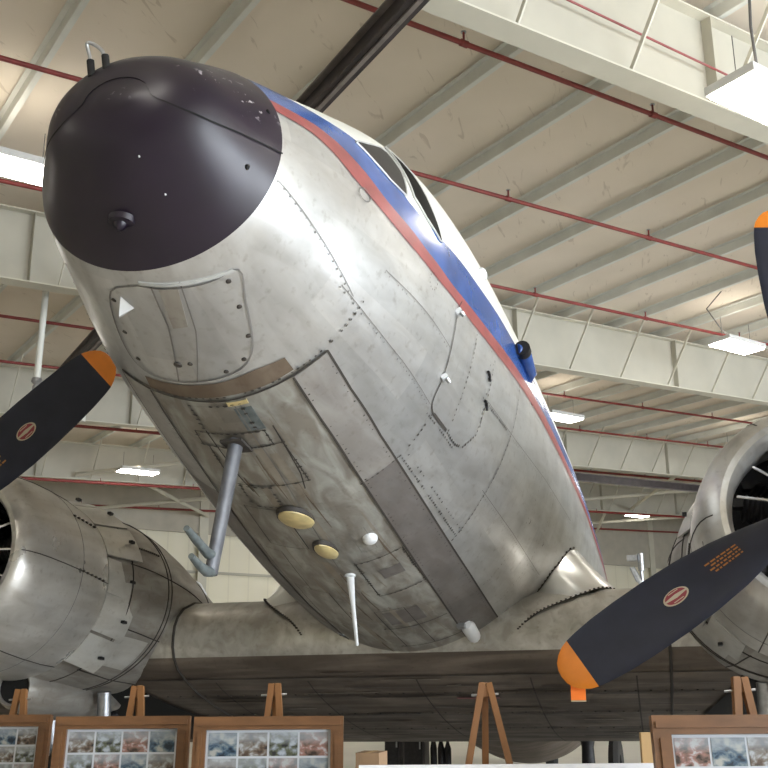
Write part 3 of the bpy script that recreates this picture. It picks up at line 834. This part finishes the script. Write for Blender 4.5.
    mb.lathe(c, (1, 0, .04), [(.10, .001), (.1, .11), (-.02, .125), (-.03, .14), (.02, .165), (.25, .2), (.7, .2), (1.2, .14), (1.6, .05)], NAC, 28)
    OC = part(mb, 'oil_cooler_scoop', NO)
    mb = MB(); mb.lathe(c, (1, 0, .04), [(-.005, .001), (-.005, .128)], BLACK, 24); part(mb, 'scoop_mouth', OC)
    # undercarriage
    mb = MB(); wc = Vector((5.25, s*HY, 0)); 
    wz = .58
    hub = Vector((5.05, s*HY, wz))
    G = MB()
    for d in (-.24, .24):
        G.tube([air((5.2, s*HY+d, -1.35)), Vector((hub.x+.02, hub.y+d, hub.z))], .055, STEELM, 14)
    G.tube([Vector((hub.x, hub.y-.26, hub.z)), Vector((hub.x, hub.y+.26, hub.z))], .05, DARKM, 14)
    G.tube([air((5.9, s*HY, -1.45)), Vector((hub.x+.15, hub.y-.24, hub.z+.5))], .035, DARKM, 12)
    GO = G.build('landing_gear', PLANE)
    T_ = MB(); T_.lathe(hub-Vector((0, .17, 0)), (0, 1, 0), [(.02, .001), (.02, .22), (0, .26), (0, .42), (.04, .53), (.11, .575), (.17, .58), (.23, .575), (.30, .53), (.34, .42), (.34, .26), (.32, .22), (.32, .001)], RUBBER, 48)
    T_.build('wheel', GO)
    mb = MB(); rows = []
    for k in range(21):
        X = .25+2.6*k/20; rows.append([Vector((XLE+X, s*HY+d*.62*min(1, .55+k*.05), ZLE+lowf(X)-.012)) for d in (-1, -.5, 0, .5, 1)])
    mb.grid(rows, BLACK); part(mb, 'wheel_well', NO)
engine(1); engine(-1)
A_R, A_L = radians(212.46), radians(42.65)
propeller(1, A_R, 1); propeller(-1, A_L, 1)
TW = MB(); tp = air((17.0, 0, -.0))
TW.tube([air((16.6, 0, -.6)), Vector((16.75, 0, .3))], .05, STEELM, 12)
TWO = TW.build('tail_gear', PLANE)
T_ = MB(); T_.lathe((16.75, -.1, .29), (0, 1, 0), [(.02, .001), (.02, .12), (0, .2), (.04, .27), (.1, .29), (.16, .27), (.2, .2), (.18, .12), (.18, .001)], RUBBER, 32); T_.build('tail_wheel', TWO)
# orange streamer tag under the lower blade tip
tp_ = air((HX, HY+1.75*cos(A_R)+.02, HZ+1.75*sin(A_R)))
mb = MB(); R_ = Matrix.Rotation(radians(4), 3, 'Y')
mb.box(tp_+Vector((0, .06, -.055)), (.012, .075, .12), ORANGE2, R_)
mb.box(tp_+Vector((0, .06, -.118)), (.013, .076, .008), CREAMD, R_)
tag(mb.build('blade_tag', smooth=False), 'small fluorescent orange tag hanging from the lowest propeller tip', 'tag')

# ---------------------------------------------------------------- hangar
S0, S1, T0, T1 = -15., 66., -14., 42.
ROOF = lambda s: 9.12+SL*s
def sheet(name, pts, m, uv=None):
    mb = MB(); mb.v = [Vector(p) for p in pts]; mb.f = [(0, 1, 2, 3)]; mb.m = [0]; mb.mats = [m]
    if uv: mb.uv = {0: uv}
    return mb.build(name, smooth=False, kind='structure')
def slabm(name, a, b, c, d, m, th, uvs=None):
    """thick sheet: four corners and a thickness vector"""
    mb = MB(); P = [Vector(x_) for x_ in (a, b, c, d)]; t_ = Vector(th)
    mb.v = P+[p+t_ for p in P]; mb.mats = [m]
    mb.f = [(0, 1, 2, 3), (7, 6, 5, 4), (0, 4, 5, 1), (1, 5, 6, 2), (2, 6, 7, 3), (3, 7, 4, 0)]; mb.m = [0]*6
    if uvs: mb.uv = {0: uvs, 1: uvs[::-1]}
    return mb.build(name, smooth=False, kind='structure')
slabm('floor', bay(S0, T0, 0), bay(S1, T0, 0), bay(S1, T1, 0), bay(S0, T1, 0), FLOOR, (0, 0, -.2))
slabm('ceiling', bay(S0, T0, ROOF(S0)), bay(S1, T0, ROOF(S1)), bay(S1, T1, ROOF(S1)), bay(S0, T1, ROOF(S0)), DECK, (0, 0, .2))
slabm('wall_back', bay(S0, T1, 0), bay(S1, T1, 0), bay(S1, T1, ROOF(S1)), bay(S0, T1, ROOF(S0)), WALL, E2*.2, [(0, 0), (S1-S0, 0), (S1-S0, 9), (0, 9)])
slabm('wall_left', bay(S0, T0, 0), bay(S0, T1, 0), bay(S0, T1, ROOF(S0)), bay(S0, T0, ROOF(S0)), WALL, -E1*.2, [(0, 0), (56, 0), (56, 9), (0, 9)])
slabm('wall_right', bay(S1, T0, 0), bay(S1, T1, 0), bay(S1, T1, ROOF(S1)), bay(S1, T0, ROOF(S1)), WALL, E1*.2, [(0, 0), (56, 0), (56, 9), (0, 9)])
# front wall with the big hangar doorway standing open
DW0, DW1 = 2., 42.
slabm('wall_front', bay(S0, T0, 0), bay(DW0, T0, 0), bay(DW0, T0, ROOF(DW0)), bay(S0, T0, ROOF(S0)), WALL, -E2*.2, [(0, 0), (3, 0), (3, 9), (0, 9)])
slabm('wall_front', bay(DW1, T0, 0), bay(S1, T0, 0), bay(S1, T0, ROOF(S1)), bay(DW1, T0, ROOF(DW1)), WALL, -E2*.2, [(0, 0), (41, 0), (41, 9), (0, 9)])
slabm('wall_front', bay(DW0, T0, 6.6), bay(DW1, T0, 6.6), bay(DW1, T0, ROOF(DW1)), bay(DW0, T0, ROOF(DW0)), WALL, -E2*.2, [(0, 0), (35, 0), (35, 3), (0, 3)])
mb = MB(); zz_ = 7.75
mb.v = [bay(S0+.2, T1-.3, zz_), bay(S1-.2, T1-.3, zz_), bay(S1-.2, T1-.3, ROOF(S1)-.1), bay(S0+.2, T1-.3, ROOF(S0)-.1)]; mb.v += [p+E2*.1 for p in mb.v]
mb.f = [(0, 1, 2, 3), (7, 6, 5, 4), (0, 4, 5, 1), (1, 5, 6, 2), (2, 6, 7, 3), (3, 7, 4, 0)]; mb.m = [0]*6; mb.mats = [mottled('grey_upper_liner', (.46, .43, .36), .7, 0, .08, 2)]
mb.build('trim_5', smooth=False, kind='structure')
# wall girts and columns
for i, z in enumerate((1.9, 4.0, 6.1, 8.0)):
    mb = MB(); mb.bar(bay(S0, T1-.08, z), bay(S1, T1-.08, z), .14, .10, GIRD); mb.build('trim_%d' % (i+1), smooth=False, kind='structure')
for k in range(7):
    s = 18.9+9.6*(k-3)
    mb = MB(); a, b = bay(s, T1-.35, 0), bay(s, T1-.35, ROOF(s)-.3)
    R3 = Matrix.Rotation(AZ, 3, 'Z')
    mb.box((a+b)/2, (.42, .05, (b-a).z), GIRDW, R3); mb.box((a+b)/2+E2*.2, (.03, .36, (b-a).z), GIRDW, R3)
    mb.build('wall_column', smooth=False, kind='structure')
# purlins
pur = None
for k in range(-13, 36):
    s = 7.75+1.64*k
    if s < S0+.3 or s > S1-.3: continue
    z = 8.95+SL*s
    if pur is None:
        mb = MB(); L = T1-T0-.5
        mb.box((0, 0, .03), (.012, L, .17), PURL); mb.box((.035, 0, -.055), (.075, L, .012), PURL); mb.box((-.035, 0, .115), (.075, L, .012), PURL)
        mb.box((.07, 0, -.046), (.006, L, .025), PURL)
        ob = mb.build('roof_purlin', smooth=False, kind='structure', origin=(0, 0, 0)); pur = ob
    else: ob = pur.copy(); COL.objects.link(ob)
    ob.location = port(bay(s, (T0+T1)/2, z)); ob.rotation_euler = (0, 0, -AZ)
# heavier white struts above the nose
# rigid-frame girders
GT = [-2.8, 6.65, 16.0, 25.2, 33.6]
for gi, t in enumerate(GT):
    zb = 7.62; zt = 8.84
    mb = MB()
    a0, a1 = S0+.2, S1-.2
    def gp(s, z, dt=0): return bay(s, t+dt, z+SL*s)
    mb.bar(gp(a0, (zb+zt)/2), gp(a1, (zb+zt)/2), .014, zt-zb, GIRD)
    mb.bar(gp(a0, zb), gp(a1, zb), .30, .022, GIRDW); mb.bar(gp(a0, zt), gp(a1, zt), .30, .022, GIRDW)
    s = 4.0
    while s > a0: s -= 5.2
    while s < a1:
        mb.bar(gp(s, zb, -.08), gp(s, zt, -.08), .012, .14, GIRD, up=tuple(E2)); s += 5.2
    GO = mb.build('roof_girder', smooth=False, kind='structure')
    k0 = None
    for k in range(-9, 30):
        s = 7.75+1.64*k
        if s < a0 or s > a1: continue
        # the flange braces run up from the bottom flange to the purlins
        if gi == 0 or s > 48: continue
        mb = MB(); mb.bar(gp(s, zb+.03, -.12), gp(s, zt+.05, -.98), .055, .02, GIRDW, up=tuple(E1))
        ob = mb.build('flange_brace', GO, smooth=False)
# deep collector beam with X bracing rods between the girders, far bays
rod = 0
for (sa, ta, sb, tb) in ((10.5, 25.5, 16, 33.4), (16, 25.5, 10.5, 33.4), (31, 25.5, 37, 33.4), (37, 25.5, 31, 33.4), (13, 34, 19, 41.5), (19, 34, 13, 41.5), (36, 34, 43, 41.5), (43, 34, 36, 41.5), (42, 25.5, 48, 33.4)):
    mb = MB(); mb.tube([bay(sa, ta, 7.75+SL*sa), bay(sb, tb, 7.75+SL*sb)], .07, GIRDW, 8); mb.build('bracing_strut', kind='structure')
# pipes
PL = [('nearest red sprinkler pipe, crossing just beyond the front roof girder', 8.2, 8.60), ('red sprinkler pipe crossing behind the cockpit windows', 11.25, 8.60), ('red sprinkler pipe just in front of the second roof girder', 14.5, 8.60),
      ('red sprinkler pipe just beyond the second roof girder', 20.7, 8.60), ('red sprinkler pipe between second and third roof girders, the farther one', 24.0, 8.6),
      ('red sprinkler pipe beyond the third roof girder', 30.0, 8.6), ('red pipe beside the fourth roof girder', 33.0, 7.45), ('farthest red sprinkler pipe, low along the back wall', 41.0, 7.9)]
for lb, t, h in PL:
    mb = MB(); a, b = S0+.3, S1-.3
    mb.tube([bay(a, t, h+SL*a), bay(b, t, h+SL*b)], .034 if t < 30 else .05, PIPE, 10)
    PO = tag(mb.build('sprinkler_pipe'), lb, 'pipe', 'red sprinkler pipes under the roof')
    s = -2.+(t % 3)
    while s < 46:
        mb = MB(); p = bay(s, t, h+SL*s)
        mb.tube([p, p+Vector((0, 0, .15))], .014, PIPE, 6); mb.tube([p+Vector((0, 0, .15)), p+Vector((0, 0, .16))], .035, STEELM, 8); mb.tube([p-E1*.05, p+E1*.05], .045, PIPE, 10)
        mb.build('sprinkler_head', PO); s += 3.3
# thin conduit on the front girder
mb = MB(); mb.tube([bay(4, 6.5, 8.25+SL*4), bay(14, 6.5, 7.95+SL*14)], .014, PIPE, 6); tag(mb.build('conduit'), 'thin red conduit on the face of the front roof girder', 'pipe')
# dark rails
def rail(a, b, nm, lb):
    mb = MB(); mb.bar(a, b, .03, .24, RAIL); 
    up = Vector((0, 0, 1)); 
    mb.bar(a+up*.12, b+up*.12, .17, .018, RAILF); mb.bar(a-up*.12, b-up*.12, .17, .018, RAIL)
    mb.bar(a-up*.14, b-up*.14, .045, .025, RAILF)
    o_ = tag(mb.build(nm, smooth=False), lb, 'rail')
    return o_
rail(bay(4.06, 0, 7.40), bay(5.99, 21.0, 7.62), 'crane_rail', 'dark steel crane rail running behind the aircraft nose')
rail(bay(22, 25.0, 7.25+SL*22), bay(58, 25.0, 7.25+SL*50), 'crane_rail', 'dark steel rail under a far girder, right of the fuselage')
# lights
lamp0 = None
def lamp(s, t, z, lb, grp='ceiling lights', rot=0):
    global lamp0
    if lamp0 is None:
        r = empty('ceiling_light', (0, 0, 0), lb, 'ceiling light', grp)
        mb = MB(); mb.box((0, 0, .06), (1.28, .60, .10), HOUS); mb.box((0, 0, .13), (.5, .18, .06), HOUS)
        mb.build('housing', r, smooth=False)
        mb = MB(); mb.box((0, 0, -.005), (1.22, .54, .03), LAMP); mb.build('diffuser', r, smooth=False)
        for x_ in (-.5, .5):
            mb = MB(); mb.tube([(x_, 0, .1), (x_, 0, .62)], .006, CABLE, 6); mb.build('hanger', r)
        mb = MB(); mb.box((0, 0, .115), (1.1, .42, .012), ROOF_FILL); mb.build('added_uplight', r, smooth=False)  # glowing top face added to brighten the roof
        lamp0 = r
    else:
        r = lamp0.copy(); COL.objects.link(r)
        for ch in list(lamp0.children):
            c = ch.copy(); COL.objects.link(c); c.parent = r
        r['label'] = lb; r['group'] = grp
    r.location = port(bay(s, t, z)); r.rotation_euler = (0, 0, -AZ)
    return r
lamp(8.75, 5.6, 7.42, 'brightest ceiling light, hanging under the front girder at upper right')
lamp(19.05, 13.7, 8.0+SL*19.05, 'ceiling light hanging above the right engine cowling')
lamp(20.53, 20.9, 8.0+SL*20.5, 'ceiling light half hidden behind the fuselage, right of its blue stripe')
lamp(2.75, 12.8, 8.0+SL*2.9, 'glaring ceiling light left of the dark nose cap')
lamp(11.9, 31.5, 8.08, 'far ceiling light seen between left propeller blade and fuselage')
lamp(40.0, 35.7, 8.0+SL*36, 'farthest ceiling light, between fuselage and right engine')
for s, t in ((-2, 1), (8, -2.5), (0, -8), (9, -9), (18, -6), (20, 3), (30, 5), (-8, 8), (-6, 20), (2, 22), (30, 22), (5, 29), (26, 30), (38, 14), (24, 38), (36, 38.5), (4, 38), (34, -4), (28, -9), (42, 3), (12, -11)):  # unseen fixtures added for their light on fuselage, walls and roof
    lamp(s, t, 7.9+SL*s, 'unseen ceiling light added to brighten the aircraft and hangar', 'unseen ceiling lights')
# cables and drop pipe
def catenary(name, pts, lb, r=.012, m=CABLE):
    mb = MB(); mb.tube(pts, r, m, 7); return tag(mb.build(name), lb, 'cable')
L1 = bay(8.75, 5.6, 7.52)
catenary('power_cord', [L1+Vector((0, 0, .05)), L1+E1*-.12+Vector((0, 0, .25)), L1+E1*-.3-E2*.1+Vector((0, 0, .65)), L1+E1*-.35-E2*.2+Vector((0, 0, 1.5))], 'grey power cord above the brightest ceiling light', .016)
L2 = bay(19.05, 13.7, 8.1+SL*19.05)
catenary('power_cord', [L2+E1*.1, L2-E1*.5+Vector((0, 0, .22)), L2-E1*.95+Vector((0, 0, .62)), L2-E1*1.05-E2*.5+Vector((0, 0, .85))], 'thin drooping cord above the light over the right engine', .014)
mb = MB(); p = Vector((11.456, -7.685, 8.0)); p2 = Vector((11.50, -7.74, 6.45))
mb.tube([p+Vector((0, 0, .2)), p2], .055, BLUEG if False else PURL, 12); mb.lathe(p2, (0, 0, -1), [(-.06, .03), (-.03, .08), (.03, .09), (.08, .05), (.12, .07), (.2, .07), (.24, .02)], STEELM, 16)
DP = tag(mb.build('drop_pipe'), 'grey vertical drop pipe hanging left of the nose', 'pipe')
mb = MB(); mb.box(p2+Vector((.25, .45, -.42)), (.3, .55, .5), PURL); mb.tube([p2+Vector((0, 0, -.2)), p2+Vector((.15, .3, -.3))], .03, STEELM, 8); mb.build('junction_box', DP)
# hanging exhaust hose, far right
mb = MB(); h = Vector((19.8, 1.72, 3.55)); pts = []
for k in range(15):
    t = k/14*pi*1.25; pts.append(h+Vector((0, .14*cos(t+.6)+.05, .32*sin(t-.9))))
mb.tube(pts, .055, STEELM, 12); mb.tube([h+Vector((0, .1, .25)), h+Vector((0, .1, .62))], .07, STEELM, 12)
mb.tube([h+Vector((.1, .1, .5)), Vector((h.x+.1, h.y+.1, 0))], .04, STEELM, 8)
HO = tag(mb.build('exhaust_hose'), 'grey exhaust extraction hose looped up behind the right wing root', 'hose')
mb = MB(); mb.box(h+Vector((0, -.08, .52)), (.2, .22, .12), STEELM); mb.build('hose_box', HO)
mb = MB(); c = Vector((15.76, -6.67, 3.30))
for k in range(3):
    mb.tube([c+Vector((.03*k, (.18-.03*k)*cos(2*pi*i/20)+.06*k, (.16-.02*k)*sin(2*pi*i/20)-.06*k)) for i in range(21)], .022, WHITEPL, 8)
mb.tube([c, Vector((c.x, c.y, 0))], .03, STEELM, 8)
mb.tube([Vector((c.x, c.y, .03)), Vector((c.x, c.y, 0))], .35, STEELM, 16)
tag(mb.build('hose_coil'), 'coiled pale hose on a stand beyond the left engine', 'hose')

# ---------------------------------------------------------------- display frames on easels
def photo_mat(i):
    m, nt, b = nodemat('snapshot_%d' % i, (.3, .3, .3), .35)
    r = random.Random(i*13+5)
    tc = nt.nodes.new('ShaderNodeTexCoord'); mp = nt.nodes.new('ShaderNodeMapping')
    mp.inputs['Location'].default_value = (r.uniform(0, 9), r.uniform(0, 9), 0)
    mp.inputs['Scale'].default_value = (1, 1, 1)
    nt.links.new(tc.outputs['UV'], mp.inputs['Vector'])
    n = nt.nodes.new('ShaderNodeTexNoise'); n.inputs['Scale'].default_value = r.uniform(2.2, 3.6); n.inputs['Detail'].default_value = 5; n.inputs['Distortion'].default_value = .3
    nt.links.new(mp.outputs['Vector'], n.inputs['Vector'])
    pal = [[(.02, .02, .025), (.09, .10, .06), (.20, .22, .25), (.36, .40, .46)], [(.015, .015, .02), (.10, .065, .045), (.19, .17, .15), (.38, .40, .43)],
           [(.01, .02, .035), (.05, .09, .14), (.17, .21, .23), (.35, .35, .33)], [(.03, .02, .015), (.16, .10, .08), (.27, .14, .12), (.42, .42, .43)]][i % 4]
    c = ramp(nt, n.outputs['Fac'], [(.36, pal[0]), (.46, pal[1]), (.54, pal[2]), (.64, pal[3])])
    sx = nt.nodes.new('ShaderNodeSeparateXYZ'); nt.links.new(tc.outputs['UV'], sx.inputs[0])
    top = ramp(nt, sx.outputs[1], [(.45, (.0,)*3), (.75, (.55,)*3)])
    c2 = mul(nt, c, (.34, .37, .40), top, 'MIX')
    nt.links.new(c2, b.inputs['Base Color']); return m
PH = [photo_mat(i) for i in range(12)]
NF = 0
def display(tl, tr, lb_f, lb_e, peak, cols=4, hgt=.52, bw=.05, col0=0):
    """a glazed wooden frame leaning on an easel; tl, tr are its top corners"""
    global NF
    tl, tr = Vector(tl), Vector(tr); W = (tr-tl).length; ax = (tr-tl).normalized(); ax.z = 0; ax.normalize()
    back = Vector((0, 0, 1)).cross(ax)*1.0
    if back.dot(CAM-tl) > 0: back = -back
    up = (Vector((0, 0, 1))*cos(radians(7))+back*sin(radians(7))).normalized(); nrm = ax.cross(up).normalized()
    if nrm.dot(CAM-tl) < 0: nrm = -nrm
    c = (tl+tr)/2
    def P(x_, y_, d=0): return c+ax*x_-up*y_+nrm*d       # x from the middle, y down from the top
    R = Matrix((ax, up, nrm)).transposed()
    bl = P(0, hgt)
    r = empty('picture_frame', (c.x, c.y, bl.z), lb_f, 'picture frame', 'framed photo displays on easels')
    mb = MB(); d = .035
    for x0, x1, y0, y1 in ((-W/2, W/2, 0, bw), (-W/2, W/2, hgt-bw, hgt), (-W/2, -W/2+bw, bw, hgt-bw), (W/2-bw, W/2, bw, hgt-bw)):
        mb.box(P((x0+x1)/2, (y0+y1)/2), (x1-x0, y1-y0, d), WOODH, R)
        mb.box(P((x0+x1)/2, (y0+y1)/2, .02), ((x1-x0)-.02 if x1-x0 > bw*1.5 else .018, (y1-y0)-.02 if y1-y0 > bw*1.5 else .02, .008), WOODH, R)
    mb.build('frame', r, smooth=False)
    mb = MB(); mb.box(P(0, hgt/2, -.005), (W-2*bw+.01, hgt-2*bw+.01, .008), PAPER, R); mb.build('mount_sheet', r, smooth=False)
    iw = W-2*bw-.012; cw = iw/cols; ch = cw*.80; rows_ = int((hgt-2*bw)/ch)
    for i in range(rows_):
        for j in range(cols):
            x0 = -iw/2+cw*j+.004; y0 = bw+.01+ch*i
            mb = MB(); q = [P(x0, y0+ch-.008, .001), P(x0+cw-.008, y0+ch-.008, .001), P(x0+cw-.008, y0, .001), P(x0, y0, .001)]
            mb.v = q+[p-nrm*.003 for p in q]; mb.f = [(0, 1, 2, 3), (7, 6, 5, 4), (0, 4, 5, 1), (1, 5, 6, 2), (2, 6, 7, 3), (3, 7, 4, 0)]; mb.m = [0]*6
            mb.mats = [PH[(NF*5+i*3+j*7) % 12]]; mb.uv = {0: [(0, 0), (1, 0), (1, 1), (0, 1)]}
            mb.build('photograph', r, smooth=False)
    NF += 1
    easel(peak, ax, -back, lb_e, hgt_frame=P(0, hgt).z, shelf=P(0, hgt, -.0))
    return r
def easel(peak, ax, front, lb, hgt_frame=None, shelf=None, spread=.055):
    peak = Vector(peak); top = peak.z
    r = empty('easel', (peak.x, peak.y, 0), lb, 'easel', 'wooden display easels')
    fr = front.normalized()
    k = top*spread*1.9
    ft = [peak+ax*(-k)+fr*.28, peak+ax*k+fr*.28, peak-fr*.45]
    for i, f in enumerate(ft):
        st = peak+ax*((-.013, .013, 0)[i])+fr*((0, 0, -.02)[i])
        e = Vector((f.x, f.y, 0)); mb = MB()
        mb.bar(st, e, .024, .03, WOOD, up=tuple(fr)); mb.build('leg', r, smooth=False)
    mb = MB(); mb.box(peak-Vector((0, 0, .03)), (.03, .03, .04), WOOD, Matrix((fr, ax, Vector((0,0,1)))).transposed())
    mb.tube([peak-ax*.055-Vector((0, 0, .045)), peak+ax*.05-Vector((0, 0, .04))], .004, STEELM, 8); mb.build('hinge_block', r, smooth=False)
    zt = .95 if shelf is None else shelf.z-.012
    t = 1-zt/top; mid = peak+fr*(.28*t); mid.z = zt
    mb = MB(); mb.box(mid+fr*.02, (.07, .5, .02), WOOD, Matrix((fr, ax, Vector((0,0,1)))).transposed()); mb.build('ledge', r, smooth=False)
    return r
display((1.159, -1.276, 1.50), (1.254, -.806, 1.496), 'framed photo collage at far left, cut by the picture edge', 'easel at far left beside the left engine scoop', (1.33, -1.02, 1.606))
display((.978, -.616, 1.502), (1.114, -.074, 1.496), 'framed photo collage second from left, under the left wing stub', 'easel behind the second photo collage from left', (1.17, -.352, 1.619))
display((.923, .029, 1.503), (1.066, .604, 1.50), 'framed photo collage left of the gap with the box', 'easel behind the third photo collage from left', (1.12, .292, 1.626))
display((.496, 1.792, 1.524), (.638, 2.371, 1.526), 'framed photo collage at far right, below the right propeller blade', 'easel at far right below the right engine', (.72, 2.095, 1.641), bw=.058)
# centre easel with a white display board
axb = Vector((.262, 1.053, 0)).normalized(); frb = Vector((-1.053, .262, 0)).normalized()
easel((1.064, 1.178, 1.625), axb, frb, 'middle easel behind the blank white display board', spread=.12)
mb = MB(); tl, tr = Vector((.82, .735, 1.342)), Vector((1.08, 1.79, 1.338)); cc = (tl+tr)/2
mb.box(cc+Vector((0, 0, -.3))-frb*-.03, ((tr-tl).length, .012, .6), WBOARD, Matrix.Rotation(atan2(axb.y, axb.x), 3, 'Z'))
tag(mb.build('display_board', smooth=False), 'blank white display board on the middle easel', 'board')
# timber plank, carton, distant stands
mb = MB(); mb.box((1.25, 1.80, .72), (.03, .105, 1.435), PINE, Matrix.Rotation(atan2(axb.y, axb.x)-pi/2, 3, 'Z')); tag(mb.build('wooden_plank', smooth=False), 'upright pine plank beside the far right photo collage', 'plank')
# steel workbench with a carton
mb = MB(); bx_, by_ = 3.1, .19
mb.box((bx_+.1, by_, 1.05), (.6, .8, .04), STEELM)
for dx in (-.15, .36):
    for dy in (-.36, .36): mb.box((bx_+dx, by_+dy, .515), (.04, .04, 1.03), STEELM)
tag(mb.build('work_stand', smooth=False), 'steel work stand under the fuselage holding a carton', 'stand')
mb = MB(); mb.box((bx_, by_, 1.15), (.2, .14, .16), CARD); mb.box((bx_, by_, 1.2305), (.2, .03, .002), PINE); tag(mb.build('cardboard_box', smooth=False), 'small brown cardboard box under the middle of the fuselage', 'box')
def stand(loc, w, h, lb, nm='equipment_cabinet', d=.4):
    x_, y_ = loc; mb = MB(); mb.box((x_, y_, h/2+.05), (d, w, h-.1), RAIL); 
    for sx in (-1, 1):
        for sy in (-1, 1): mb.box((x_+sx*(d/2-.05), y_+sy*(w/2-.04), .03), (.05, .05, .06), DARKM)
    mb.box((x_-d/2-.005, y_, h*.55), (.012, w*.85, h*.6), DARKM); mb.box((x_-d/2-.02, y_+w*.3, h*.6), (.02, .02, .15), STEELM)
    return tag(mb.build(nm, smooth=False), lb, 'cabinet')
stand((14.0, -2.25), .25, 1.08, 'narrow dark equipment cabinet, left of the pair under the wing')
stand((14.0, -1.90), .34, 1.04, 'wider dark equipment cabinet, right of the pair under the wing')
mb = MB()
for k, y_ in enumerate((-1.62, -1.50, -1.39)): mb.lathe((14.0, y_, 0), (0, 0, 1), [(0, .001), (0, .055), (.55, .055), (.68-.03*k, .03), (.74-.03*k, .018), (.74-.03*k, .001)], DARKM, 14)
tag(mb.build('gas_bottle_rack'), 'small rack of dark bottles beside the dark cabinets', 'rack')
mb = MB(); mb.lathe((10.6, 1.34, .52), (-.05, 1, 0), [(-.05, .2), (-.07, .34), (-.055, .42), (0, .45), (.055, .42), (.07, .34), (.05, .2), (-.05, .2)], RUBBER, 36)
mb.tube([(10.6, 1.2, .52), (10.6, 1.48, .52)], .03, STEELM, 10)
for d in (-.13, .13): mb.bar((10.6, 1.34+d, .52), (10.6, 1.34+d, 0), .04, .04, DARKM, up=(1, 0, 0)); mb.box((10.6, 1.34+d, .02), (.6, .05, .04), DARKM)
tag(mb.build('tyre_on_stand'), 'black tyre held upright on a stand beneath the wing', 'tyre')
mb = MB(); mb.lathe((9.83, 1.05, 0), (0, 0, 1), [(0, .001), (0, .26), (.06, .26), (.5, .16), (.62, .08), (.85, .07), (.95, .09), (.98, .001)], DARKM, 24)
tag(mb.build('jack_stand'), 'black jack stand beneath the trailing edge of the wing', 'jack')

# ---------------------------------------------------------------- daylight and camera
w = bpy.data.worlds.new('daylight'); SC.world = w; w.use_nodes = True
nt = w.node_tree; bg = nt.nodes['Background']
sky = nt.nodes.new('ShaderNodeTexSky'); sky.sky_type = 'NISHITA'; sky.sun_elevation = radians(50); sky.sun_rotation = radians(20); sky.sun_disc = False
nt.links.new(sky.outputs['Color'], bg.inputs['Color']); bg.inputs['Strength'].default_value = .35
ld = bpy.data.lights.new('doorway_daylight', 'AREA'); ld.shape = 'RECTANGLE'; ld.size = 39; ld.size_y = 6.4; ld.energy = 7000; ld.color = (.86, .92, 1)
lo = bpy.data.objects.new('doorway_daylight', ld); COL.objects.link(lo); lo.location = port(bay(22, T0+.3, 3.3))
lo.rotation_euler = Matrix((port(E1), Vector((0, 0, 1)), port(-E2))).transposed().to_euler()
cd = bpy.data.cameras.new('camera'); co = bpy.data.objects.new('camera', cd); COL.objects.link(co)
cd.sensor_width = 36; cd.lens = 1026.8/768*36; cd.clip_end = 300
yaw, pit, rol = -0.240689, 0.278095, -0.007011
F = Vector((cos(pit)*cos(yaw), cos(pit)*sin(yaw), sin(pit))); Rr = Vector((-sin(yaw), cos(yaw), 0)); U = F.cross(Rr)
if U.z < 0: U = -U
R2 = cos(rol)*Rr+sin(rol)*U; U2 = -sin(rol)*Rr+cos(rol)*U
co.matrix_world = Matrix.Translation(port(CAM)) @ Matrix((port(R2), port(U2), port(-F))).transposed().to_4x4()
SC.camera = co
for o in bpy.data.objects:
    if '_o' in o: del o['_o']
vs = SC.view_settings; vs.view_transform = 'Standard'; vs.look = 'None'; vs.gamma = 1; vs.use_curve_mapping = False; vs.exposure = 0.42
